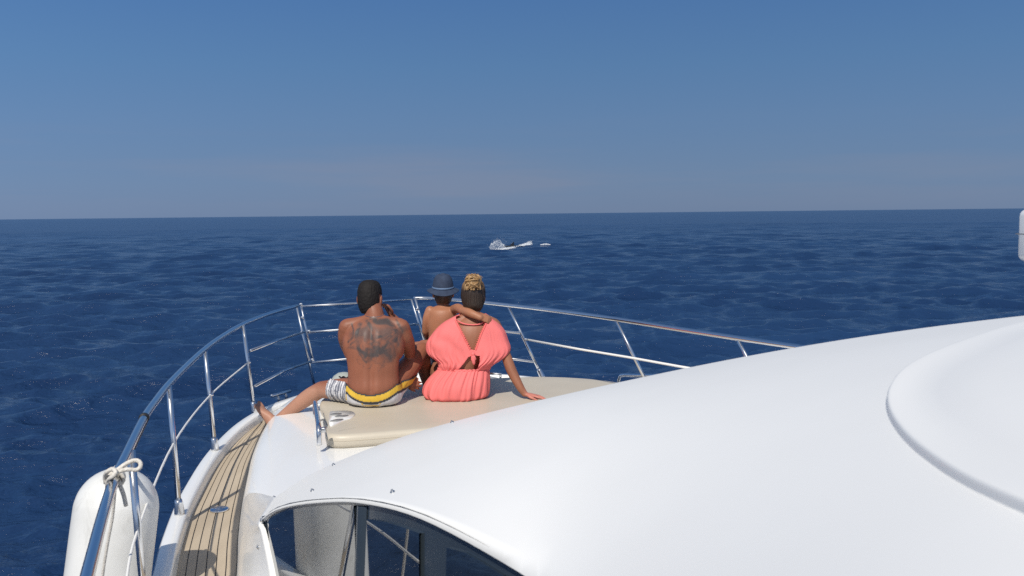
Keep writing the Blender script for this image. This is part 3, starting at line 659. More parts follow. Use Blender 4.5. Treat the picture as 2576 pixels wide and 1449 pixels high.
# ---- the man: local frame, seat at the origin, facing +y
MO = Vector((-.938, 5.875, 2.226))
def man():
    bm = bmesh.new()
    hloft(bm, [(0, .02, .012, .10, .07), (0, .02, .03, .165, .115), (0, .02, .075, .182, .130), (0, .012, .135, .176, .122), (.0, .012, .20, .170, .106), (0, .015, .27, .172, .102), (0, .03, .35, .186, .110), (.003, .05, .43, .198, .116), (.005, .068, .495, .196, .110), (.006, .085, .545, .168, .088), (.006, .098, .575, .115, .066), (.004, .105, .59, .07, .055)])
    limb(bm, [(.006, .10, .53), (.004, .112, .60), (-.014, .135, .65), (-.03, .15, .69)], [.070, .063, .061, .060])
    HR = head(bm, (-.034, .165, .694), -.14, .98, -.10)
    for sx in (-1, 1):                                            # trapezius and shoulder blades
        limb(bm, [(sx * .03, .10, .572), (sx * .10, .088, .545), (sx * .172, .085, .525)], [.036, .046, .056])
        ball(bm, (sx * .095, -.012 + .02, .44), .062, .045, .085)
        ball(bm, (sx * .165, .06, .40), .045, .075, .10)
    # left arm: down and across to the right shin
    limb(bm, [(-.180, .085, .520), (-.196, .12, .44), (-.192, .20, .35), (-.17, .28, .27)], [.058, .055, .047, .041])
    limb(bm, [(-.17, .28, .27), (-.06, .33, .225), (.09, .285, .165), (.165, .235, .130)], [.041, .045, .036, .027])
    hand(bm, (.165, .235, .130), (.55, -.25, -.25), (.2, .9, -.1), (0, 0, 1), 1.0, .55)
    # right arm: elbow on the raised knee, hand to the chin
    limb(bm, [(.185, .085, .515), (.206, .115, .44), (.215, .185, .37), (.218, .24, .315)], [.059, .056, .048, .042])
    limb(bm, [(.218, .24, .315), (.20, .30, .40), (.135, .315, .51), (.095, .30, .565)], [.042, .046, .036, .027])
    hand(bm, (.095, .30, .565), (-.30, -.15, .75), (-.6, -.5, .1), (-.2, -.8, .2), .95, .75)
    # right leg, knee up
    limb(bm, [(.095, .05, .09), (.20, .23, .20), (.285, .40, .305)], [.092, .078, .060])
    limb(bm, [(.285, .40, .305), (.290, .46, .20), (.300, .53, .10), (.305, .57, .04)], [.056, .056, .044, .036])
    foot(bm, (.305, .57, .04), (.30, .54, .032), (.34, .78, .022), (0, 0, 1))
    # left leg, let down over the side with the foot on the bulwark
    limb(bm, [(-.10, .05, .082), (-.23, .12, .088), (-.395, .20, .072)], [.090, .077, .058])
    limb(bm, [(-.395, .20, .072), (-.49, .205, .015), (-.615, .21, -.075), (-.710, .215, -.150)], [.056, .057, .043, .035])
    foot(bm, (-.710, .215, -.150), (-.722, .19, -.20), (-.872, .285, -.032), (.50, -.12, .62))
    me = fuse(bm, .0058, 6)
    v = verts_np(me); n = len(v)
    for vtx in me.vertices:                                        # furrow of the spine, muscles either side
        x_, y_, z_ = vtx.co
        if y_ < .07 + .1 * (z_ - .3) and .06 < z_ < .56 and abs(x_) < .16:
            k_ = min(1, (z_ - .06) / .06) * min(1, (.56 - z_) / .06); vtx.co.y += k_ * (.009 * math.exp(-(x_ / .016) ** 2) - .005 * math.exp(-((abs(x_) - .048) / .024) ** 2))
    v = verts_np(me)
    base = np.array([.25, .094, .055]); tan = np.tile(base, (n, 1))
    mott = fbm(v, 9, 3)[:, None]; tan *= 1 + .10 * mott
    legs = np.clip((-.12 - v[:, 0]) / .1, 0, 1) * np.clip((.13 - v[:, 2]) / .05, 0, 1)
    tan = tan * (1 - legs[:, None]) + (np.array([.36, .185, .125]) * (1 + .08 * mott)) * legs[:, None]
    # tattoo over the upper back: a soft inked shape with curling tendrils
    x, y, z = v[:, 0], v[:, 1], v[:, 2]
    back = np.clip((.055 + .10 * (z - .3) - y) / .03, 0, 1) * (z > .15)
    idx = np.where(back > 0)[0]; p = v[idx]; px_, pz_ = p[:, 0] - .022, p[:, 2]
    q = np.stack([px_ * 1.0, pz_, np.zeros(len(p))], 1)
    w1 = fbm(q, 7, 3, 3.1) * .055; w2 = fbm(q, 7, 3, 9.7) * .055
    X_, Z_ = px_ + w1, pz_ + w2
    inky = np.zeros(len(p))
    def blobm(cx, cz, rx, rz, soft=.35): return np.clip((1 - np.sqrt(((X_ - cx) / rx) ** 2 + ((Z_ - cz) / rz) ** 2)) / soft, 0, 1)
    for cx, cz, rx, rz, k in [(-.055, .47, .085, .085, .8), (.03, .50, .09, .055, .75), (.115, .46, .075, .085, .85), (.02, .40, .10, .06, .9), (.02, .445, .10, .05, .85), (.05, .345, .075, .05, .95), (-.02, .38, .06, .06, .9), (-.15, .49, .045, .035, .5), (-.145, .40, .045, .022, .55), (.16, .51, .05, .04, .6), (.09, .38, .05, .05, .8)]:
        inky = np.maximum(inky, k * blobm(cx, cz, rx * 1.35, rz * 1.3, .55))
    det = fbm(np.stack([X_, Z_, np.zeros(len(p))], 1), 15, 4, 1.7); det2 = fbm(np.stack([X_, Z_, np.zeros(len(p))], 1), 34, 3, 5.5)
    inky *= np.clip(1.12 + 1.4 * det + .6 * det2, .2, 1.25)
    lines = np.clip(1 - np.abs(fbm(np.stack([X_ * 1.0, Z_ * .8, np.zeros(len(p))], 1), 13, 2, 2.2)) / .055, 0, 1) * np.clip(1 - np.sqrt((px_ / .165) ** 2 + ((pz_ - .37) / .16) ** 2), 0, .35) / .35 * np.clip(.5 + fbm(q, 11, 2, 8.8) * 2.4, 0, 1)
    sx_ = lambda zx: ((606.1 + .3242 * zx) - 1288) / 2231 * 5.83 + .938
    sz_ = lambda zy: 1.274 - ((666.7 + .3242 * zy) - 541) * 5.83 / 2231
    def stroke(pts, wd, k):
        sp_ = spline([(sx_(a), sz_(b_), 0) for a, b_ in pts], 5); d = np.full(len(p), 9.0)
        xa, za = p[:, 0] + w1 * .35, p[:, 2] + w2 * .35
        for a_, b_ in zip(sp_, sp_[1:]):
            ux, uz = b_.x - a_.x, b_.y - a_.y; l2 = ux * ux + uz * uz + 1e-9; t_ = np.clip(((xa - a_.x) * ux + (za - a_.y) * uz) / l2, 0, 1)
            d = np.minimum(d, np.hypot(xa - a_.x - t_ * ux, za - a_.y - t_ * uz))
        return k * np.clip((wd - d) / (wd * .6), 0, 1) * np.clip(.95 + .9 * det + .5 * det2, .35, 1.1)
    inky *= .72
    for pts, wd, k in [([(905, 470), (878, 560), (900, 640), (960, 690), (1040, 700), (1110, 660)], .022, .95), ([(955, 455), (1010, 520), (1000, 600), (1040, 660), (1085, 680)], .019, .9), ([(985, 440), (1070, 450), (1135, 470), (1185, 525), (1190, 590), (1130, 632), (1070, 650)], .023, .95),
                       ([(1075, 555), (1110, 590), (1155, 572)], .024, .9), ([(830, 465), (852, 520), (840, 570), (808, 600)], .011, .75), ([(1180, 450), (1232, 520), (1222, 590), (1190, 650)], .012, .7), ([(905, 640), (920, 700), (965, 752)], .008, .7), ([(945, 700), (975, 745)], .008, .7), ([(1070, 690), (1092, 755), (1080, 782)], .008, .7), ([(1150, 640), (1182, 690), (1178, 720)], .007, .6), ([(1000, 700), (1022, 745)], .007, .6), ([(870, 600), (845, 605), (830, 620)], .009, .7)]:
        inky = np.maximum(inky, stroke(pts, wd, k))
    inky = np.clip(np.maximum(inky, .62 * lines), 0, .93) * back[idx]
    ink = np.array([.035, .045, .05]); tan[idx] = tan[idx] * (1 - .92 * inky[:, None]) + ink * .92 * inky[:, None]
    set_col(me, np.clip(tan, .01, 1))
    o = obj('person', me, skin_mat('tanned_skin')); place(o, MO)
    tag(o, 'bare-chested man with a large back tattoo, short black hair and striped yellow-waisted swim shorts', 'person')
    # hair
    hb = bmesh.new()
    hloft(hb, [(0, -.006, .142, .012, .014), (0, -.006, .132, .05, .062), (0, -.008, .100, .074, .092), (0, -.008, .05, .083, .104), (0, -.010, .0, .0815, .100), (0, -.014, -.045, .074, .084), (0, -.018, -.075, .062, .066), (0, -.02, -.092, .05, .05)])
    hm = fuse(hb, .006, 2); hm.transform(HR)
    inv = HR.inverted(); cut(hm, lambda c: (lambda q: q.y < .03 + max(0, (q.z - .02)) * 1.0 and not (q.y > -.042 and q.z < .042 and abs(q.x) > .045))(inv @ c))
    R3 = random.Random(2)
    for vtx in hm.vertices:
        nz = noise.fractal(vtx.co * 110, 1, 2, 3); vtx.co += (vtx.co - HR.translation).normalized() * (.003 * nz + R3.uniform(-.0022, .0022))
    hairm = mat('black_hair', (.013, .011, .011), .75, Specular_IOR_Level=.25); child('hair', hm, hairm, o)
    # shorts
    sb = bmesh.new()
    hloft(sb, [(0, .02, .004, .11, .085), (0, .02, .022, .175, .128), (0, .02, .075, .194, .143), (0, .014, .135, .188, .134), (0, .014, .185, .184, .122), (0, .014, .22, .184, .122)])
    limb(sb, [(-.09, .045, .085), (-.17, .095, .092), (-.29, .160, .092), (-.33, .178, .088)], [.098, .096, .086, .082])
    limb(sb, [(.09, .05, .09), (.16, .16, .16), (.205, .24, .205)], [.100, .092, .084])
    sm_ = fuse(sb, .0062, 3)
    ld = Vector((-.165, .095, .02)).normalized()
    def ztop(x, y): return .098 + .055 * min(1, (abs(x) / .165) ** 2.2) + .05 * max(0, y + .02)
    cut(sm_, lambda c: c.z < ztop(c.x, c.y) and Vector(c).dot(ld) < .352 and c.z > -.002 or (c.z < ztop(c.x, c.y) and c.z <= -.002))
    vs = verts_np(sm_)
    for i, vtx in enumerate(sm_.vertices):
        a = vtx.co.dot(ld); f = min(1, max(0, (a - .11) / .1)); vtx.co += vtx.normal * (.0045 * f * math.sin(a * 190 + 2 * noise.noise(vtx.co * 14)) + .003 * noise.noise(vtx.co * 22))
    vs = verts_np(sm_); x, y, z = vs.T
    zt = np.array([ztop(a, b) for a, b in zip(x, y)]); below = zt - z
    white = np.array([.60, .60, .63]); navy = np.array([.035, .04, .05]); yel = np.array([.66, .42, .045])
    colr = np.tile(white, (len(vs), 1)) * (1 + .05 * fbm(vs, 12, 2)[:, None])
    al = vs @ np.array(ld); wob = fbm(vs, 16, 2, 4.4)
    stripes = (np.sin(al * 300 + wob * 1.6) > .0) & (al > .165); leg = al > .150
    colr[(al > .135) & (al < .158) & (z > .045)] = yel * .95
    colr[(al > .150) & (al < .166) & (z > .12)] = navy
    arc = np.sqrt(((np.abs(x) - .0) / 1.0) ** 2 + (y * 1.0) ** 2)
    piping = np.abs(z - (.02 + .16 * np.clip((np.abs(x) - .05) / .12, 0, 1))) < .0042; colr[piping & (y < .05) & (below > .052)] = yel
    below = np.where(leg, 1.0, below)
    colr[below < .068] = navy; colr[below < .050] = yel * (1 + .08 * wob[below < .050][:, None]); colr[below < .010] = navy
    colr[stripes] = np.array([.13, .14, .18])
    set_col(sm_, np.clip(colr, .01, 1)); child('swim_shorts', sm_, col_mat('shorts_fabric', .75), o)
    # thin chain round the neck, bracelet on the left wrist
    cb = bmesh.new(); tube(cb, [Vector((.004 + .066 * math.cos(a), .112 + .068 * math.sin(a), .604 + .012 * math.sin(a))) for a in [2 * math.pi * k / 40 for k in range(40)]], .0018, 6, closed=True); child('neck_chain', mesh_of(cb), fit, o)
    gold = mat('gold_metal', (.75, .52, .14), .25, 1.0)
    wv = Vector((.175, .229, .124)); t = Vector((.6, -.3, -.3)).normalized(); a_ = t.cross(Vector((0, 0, 1))).normalized(); b_2 = t.cross(a_)
    cb = bmesh.new(); tube(cb, [wv + (a_ * math.cos(k) + b_2 * math.sin(k)) * .030 for k in [2 * math.pi * i / 30 for i in range(30)]], .005, 8, closed=True); child('bracelet', mesh_of(cb), gold, o)
man()

# ---- the woman
WO = Vector((-.27, 6.06, 2.226))
def wx(u): return (u - 1189) / 365.7
def wz(v): return 1.274 - (v - 539) * 6.05 / 2231
def woman():
    bm = bmesh.new()
    hloft(bm, [(-.125, .03, .012, .10, .07), (-.13, .03, .03, .165, .12), (-.13, .03, .09, .172, .128), (-.115, .03, .15, .150, .108), (-.09, .028, .21, .124, .084), (-.06, .026, .28, .122, .082), (-.035, .036, .36, .136, .084), (-.018, .055, .44, .150, .095), (-.008, .066, .50, .148, .085), (-.003, .075, .535, .115, .066), (-.002, .08, .565, .06, .052)])
    limb(bm, [(-.003, .078, .53), (0, .085, .58), (0, .098, .64), (0, .108, .68)], [.056, .048, .046, .046])
    HR = head(bm, (0.0, .122, .690), -.10, .93, -.05)
    for sx in (-1, 1):
        limb(bm, [(sx * .03, .08, .57), (sx * .09, .075, .54), (sx * .14, .075, .51)], [.028, .036, .042])
    # left arm to the man's knee
    limb(bm, [(-.150, .075, .500), (-.20, .11, .42), (-.245, .19, .35)], [.046, .041, .036])
    limb(bm, [(-.245, .19, .35), (-.30, .255, .345), (-.385, .315, .345)], [.037, .036, .024])
    hand(bm, (-.385, .315, .345), (-.75, .30, -.08), (0, .1, -1), (.3, .8, 0), .9, .35)
    # right arm propped on the pad
    limb(bm, [(.145, .075, .500), (.185, .062, .42), (.222, .03, .30)], [.046, .041, .035])
    limb(bm, [(.222, .03, .30), (.262, .0, .19), (.318, -.035, .085), (.345, -.045, .045)], [.035, .036, .028, .023])
    hand(bm, (.345, -.045, .036), (.97, .05, -.16), (0, 0, -1), (.1, -1, 0), .92, .07, .16)
    # legs forward under the dress
    limb(bm, [(-.20, .06, .09), (-.26, .30, .15), (-.29, .50, .20)], [.088, .075, .055]); limb(bm, [(-.29, .50, .20), (-.28, .66, .12), (-.27, .84, .045)], [.052, .052, .032]); foot(bm, (-.27, .84, .045), (-.27, .82, .032), (-.25, 1.04, .04), (0, -.1, 1))
    limb(bm, [(-.06, .06, .09), (-.03, .30, .12), (.0, .50, .14)], [.088, .075, .055]); limb(bm, [(.0, .50, .14), (.01, .66, .09), (.02, .84, .04)], [.052, .052, .032]); foot(bm, (.02, .84, .045), (.02, .82, .032), (.05, 1.04, .04), (0, -.1, 1))
    me = fuse(bm, .0056, 3); v = verts_np(me)
    c = np.tile(np.array([.27, .112, .066]), (len(v), 1)) * (1 + .08 * fbm(v, 9, 3)[:, None])
    hd = np.clip((v[:, 0] - .34) / .04, 0, 1)[:, None]; c = c * (1 - hd) + np.array([.50, .19, .145]) * hd
    set_col(me, c); o = obj('person', me, skin_mat('brown_skin')); place(o, WO)
    tag(o, 'woman in a coral pink beach dress with her blond hair in a bun', 'person')
    # dress
    pink = mat('coral_cloth', (.93, .245, .24), .8); nt = pink.node_tree; L = nt.links; pb = nt.nodes['Principled BSDF']
    tr = nd(pink, 'ShaderNodeBsdfTranslucent'); tr.inputs[0].default_value = (.95, .16, .15, 1); mx = nd(pink, 'ShaderNodeMixShader'); mx.inputs[0].default_value = .32
    L.new(pb.outputs[0], mx.inputs[1]); L.new(tr.outputs[0], mx.inputs[2]); L.new(mx.outputs[0], nt.nodes['Material Output'].inputs['Surface'])
    tcx = nd(pink, 'ShaderNodeTexCoord'); mpx = nd(pink, 'ShaderNodeMapping'); mpx.inputs['Scale'].default_value = (1, 1, .25); n1_ = nd(pink, 'ShaderNodeTexNoise', Scale=55, Detail=4); bp = nd(pink, 'ShaderNodeBump', Strength=.35, Distance=.004)
    L.new(tcx.outputs['Object'], mpx.inputs[0]); L.new(mpx.outputs[0], n1_.inputs['Vector']); L.new(n1_.outputs['Fac'], bp.inputs['Height']); L.new(bp.outputs[0], pb.inputs['Normal'])
    T = [(.580, -.100, .085, .062, .07), (.568, -.130, .105, .076, .07), (.55, -.165, .130, .086, .068), (.52, -.215, .172, .096, .064), (.47, -.270, .212, .104, .060), (.40, -.320, .238, .110, .056), (.345, -.330, .258, .112, .05), (.305, -.312, .242, .114, .046), (.265, -.262, .190, .116, .04), (.236, -.246, .140, .114, .036), (.208, -.243, .108, .100, .034)]
    S = [(.206, -.243, .106, .105, .034), (.195, -.258, .106, .115, .034), (.15, -.308, .110, .142, .034), (.10, -.345, .111, .162, .034), (.05, -.358, .108, .168, .034), (.02, -.345, .092, .165, .034), (.003, -.315, .05, .145, .034)]
    def inpoly(x, z, P_):
        k = False; n = len(P_)
        for i in range(n):
            (x1, z1), (x2, z2) = P_[i], P_[i - 1]
            if (z1 > z) != (z2 > z) and x < (x2 - x1) * (z - z1) / (z2 - z1) + x1: k = not k
        return k
    toP = lambda pts: [(wx(u) * .985, wz(v_)) for u, v_ in pts]
    vee = toP([(1143, 792), (1228, 792), (1224, 807), (1208, 840), (1193, 880), (1184, 878), (1164, 838), (1146, 806)])
    low = toP([(1177, 897), (1190, 893), (1206, 894), (1206, 910), (1199, 930), (1152, 928), (1166, 912)])
    def shell(T, nrow, na, fold, holes):
        Ts = [Vector((a, b, c_)) for a, b, c_, d_, e_ in T]; Td = [Vector((d_, e_, 0)) for a, b, c_, d_, e_ in T]
        per = max(2, nrow // (len(T) - 1)); A, B_ = spline(Ts, per), spline(Td, per); rows = []
        for i, (a, b) in enumerate(zip(A, B_)):
            z, xl, xr = a; ry, cy = b.x, b.y; cx, rx = (xl + xr) / 2, (xr - xl) / 2; row = []
            for k in range(na):
                t = 2 * math.pi * k / na; ct, st = math.cos(t), math.sin(t); e = 2 / 2.35
                cy2 = cy - .008
                px_, py_ = math.copysign(abs(ct) ** e, ct), math.copysign(abs(st) ** e, st)
                f = fold(t, z, i / len(A))
                row.append(Vector((cx + px_ * rx * (1 + f * .5), cy2 + py_ * ry + (f * ry * 2.2) * py_ , z + .006 * noise.noise(Vector((t * 2, z * 9, 0))))))
            rows.append(row)
        bm = bmesh.new(); grid(bm, rows, True)
        if holes:
            bmesh.ops.delete(bm, geom=[f for f in bm.faces if f.calc_center_median().y < .03 and any(inpoly(f.calc_center_median().x, f.calc_center_median().z, h) for h in holes)], context='FACES')
        me = mesh_of(bm); return me, rows
    def fold_b(t, z, s):
        g = noise.noise(Vector((math.cos(t) * 2.2, math.sin(t) * 2.2, z * 3.5)))
        lowf = max(0, 1 - abs(z - .235) / .13)
        ple = math.sin(t * 34 + 6 * g + z * 14) * (.003 + .018 * lowf) * (.5 + 1.4 * abs(noise.noise(Vector((t * 1.5, z * 4, 2)))))
        big = noise.noise(Vector((math.cos(t) * 2.5 + 4, math.sin(t) * 2.5, z * 5 + t))) * .06 * min(1, s * 3)
        diag = .035 * math.sin((z * 60 + t * 9 + 3 * g)) * max(0, 1 - abs(z - .40) / .12) * max(0, -math.sin(t)) * max(0, -math.cos(t) * 1.2 + .1)
        return ple + big + diag
    def fold_s(t, z, s):
        g = noise.noise(Vector((math.cos(t) * 2.0, math.sin(t) * 2.0, 3)))
        g2 = noise.noise(Vector((math.cos(t) * 6, math.sin(t) * 6, z * 4 + 7)))
        g3 = noise.noise(Vector((math.cos(t) * 3.3 + 9, math.sin(t) * 3.3, z * 2)))
        return math.sin(t * 38 + 9 * g + 14 * (z - .2) * g2) * (.003 + .022 * max(0, 1 - s * 1.5)) * (.55 + 1.2 * abs(g3)) + .085 * g2 * s ** .7 + .05 * g3 * s
    top, rws = shell(T, 200, 400, fold_b, [vee, low]); bot, rws2 = shell(S, 90, 300, fold_s, None)
    for m_ in (top, bot): pass
    b = bmesh.new(); b.from_mesh(top); b.from_mesh(bot)
    # gathered waistband
    wbp = [Vector((-.068 + .179 * math.cos(a) * abs(math.cos(a)) ** -.12, .034 + .109 * math.sin(a), .208 + .003 * math.sin(a * 40))) for a in [2 * math.pi * k / 160 + .01 for k in range(160)]]
    tube(b, wbp, .006, 8, closed=True)
    dress = child('dress', mesh_of(b), pink, o)
    sol = dress.modifiers.new('cloth', 'SOLIDIFY'); sol.thickness = .003; sol.offset = 0
    # find the back surface of the dress for the trim
    def back_y(x, z):
        r = min(rws, key=lambda r_: abs(sum(p.z for p in r_[260:340]) / 80 - z)); return min((p for p in r if p.y < .03), key=lambda p: abs(p.x - x)).y
    dpink = mat('coral_trim', (.72, .13, .12), .8)
    edge = vee; L1 = [edge[7], edge[6], edge[5]]; L2 = [edge[2], edge[3], edge[4]]
    for LL, sg in ((L1, 1), (L2, -1)):
        tb = bmesh.new()
        pts = [Vector((a, 0, b_)) for a, b_ in LL]; sp_ = spline(pts, 8)
        strip = [Vector((p.x - sg * .008, back_y(p.x - sg * .012, p.z) - .003, p.z)) for p in sp_]; tube(tb, strip, .004, 6)
        for i in range(0, len(sp_) - 1):
            p = sp_[i]; t = (sp_[i + 1] - p).normalized(); nrm = Vector((-t.z, 0, t.x)) * (1 if Vector((-t.z, 0, t.x)).x * sg > 0 else -1); yb = back_y(p.x - sg * .012, p.z) - .004
            q = [p - t * .006 - nrm * .010, p + t * .006 - nrm * .010, p + nrm * .009]
            vs_ = [tb.verts.new((a.x, yb, a.z)) for a in q] + [tb.verts.new((a.x, yb + .003, a.z)) for a in q]
            tb.faces.new(vs_[:3]); tb.faces.new(vs_[3:][::-1])
            for a in range(3): c2 = (a + 1) % 3; tb.faces.new((vs_[a], vs_[c2], vs_[3 + c2], vs_[3 + a]))
        trim = child('lace_trim', mesh_of(tb), dpink, o); trim.data.polygons.foreach_set('use_smooth', [False] * len(trim.data.polygons))
    # knot and hanging ends, neck tie
    kb = bmesh.new(); kx, kz = wx(1189), wz(889); ky = back_y(kx, kz) - .012
    ball(kb, (kx, ky, kz), .013, .012, .014)
    for dx, ln, ww in ((.004, .075, .013), (-.006, .05, .011), (.014, .042, .010)):
        eloft(kb, [((kx, ky, kz), (.006, 0, 0), (0, .006, 0)), ((kx + dx * .5, ky - .006, kz - ln * .4), (ww, 0, 0), (0, .005, 0)), ((kx + dx, ky - .004, kz - ln * .8), (ww * .8, 0, 0), (0, .004, 0)), ((kx + dx * 1.3, ky, kz - ln), (ww * .3, 0, 0), (0, .003, 0))], 10)
    for sg in (): eloft(kb, [((kx, ky, kz), (0, 0, .007), (0, .006, 0)), ((kx + sg * .02, ky, kz + .012), (0, 0, .009), (0, .006, 0)), ((kx + sg * .045, ky + .008, kz + .03), (0, 0, .006), (0, .004, 0))], 10)
    child('dress_knot', mesh_of(kb), pink, o)
    tb = bmesh.new(); tube(tb, spline([(wx(1146), .005, wz(806)), (wx(1165), -.012, wz(815)), (wx(1188), -.018, wz(818)), (wx(1208), -.012, wz(816)), (wx(1223), .005, wz(808))], 6), .0045, 8); child('neck_tie', mesh_of(tb), pink, o)
    # hair: dark underneath, blond on top, wound into a loose bun
    hb = bmesh.new()
    hloft(hb, [(0, -.006, .150, .012, .014), (0, -.006, .138, .05, .062), (0, -.010, .102, .079, .098), (0, -.012, .05, .090, .110), (0, -.014, .0, .090, .105), (0, -.018, -.05, .078, .090), (0, -.026, -.085, .062, .066), (0, -.03, -.105, .045, .046)])
    hm = fuse(hb, .0058, 2); hm.transform(HR); inv = HR.inverted(); cut(hm, lambda c: (lambda q: q.y < .05 + max(0, q.z) * .5 and not (q.y > -.0 and q.z < .02))(inv @ c))
    hv = verts_np(hm); cc = np.zeros((len(hv), 3)); q = (hv - np.array(HR.translation))
    for i, vtx in enumerate(hm.vertices):
        a = math.atan2(q[i][0], -q[i][1]); s_ = math.sin(a * 46 + 3 * noise.noise(Vector(q[i]) * 20)); vtx.co += (vtx.co - HR.translation).normalized() * .0028 * s_
        blond = min(1, max(0, (q[i][2] - .055 + .03 * noise.noise(Vector((a * 4, 0, 1)))) / .06)); st = .75 + .25 * s_
        cc[i] = np.array([.030, .018, .012]) * (1 - blond) + np.array([.34, .20, .085]) * blond * st
    set_col(hm, np.clip(cc, .005, 1)); child('hair', hm, col_mat('hair_strands', .42), o)
    bb = bmesh.new(); R2 = random.Random(4); bc = Vector((.004, .045, .806))
    ball(bb, bc, .055, .051, .047)
    for k in range(34):
        ax_ = Vector((R2.gauss(0, 1), R2.gauss(0, 1), R2.gauss(0, 1.2))).normalized(); a_ = ax_.orthogonal().normalized(); b_ = ax_.cross(a_); r0 = R2.uniform(.043, .053); a0 = R2.uniform(0, 6.28)
        tube(bb, [bc + (a_ * math.cos(a0 + i * .35) * 1.12 + b_ * math.sin(a0 + i * .35)) * (r0 + .006 * math.sin(i * .9)) + ax_ * .012 * math.sin(i * .5 + k) for i in range(R2.randint(7, 15))], R2.uniform(.004, .0085), 7)
    for k in range(16):                                            # loose strands running up into the bun
        x0 = R2.uniform(-.06, .06); tube(bb, spline([(x0, -.002 - .03 * (1 - (x0 / .07) ** 2) + .03, .755), (x0 * .85, .012 + .02, .80), (x0 * .4, .055, .83)], 4), R2.uniform(.002, .004), 5)
    for k in range(9):
        d_ = Vector((R2.uniform(-1, 1), R2.uniform(-.6, .6), R2.uniform(0, 1))).normalized(); tube(bb, spline([bc + d_ * .04, bc + d_ * .062 + Vector((0, 0, .006)), bc + d_ * .07 + Vector((R2.uniform(-.02, .02), 0, -.012))], 4), .0013, 4)
    blond = mat('blond_hair', (.40, .24, .10), .38); varied(blond, (.25, .145, .06), (.42, .265, .12), 9, 2)
    child('hair_bun', mesh_of(bb), blond, o)
woman()

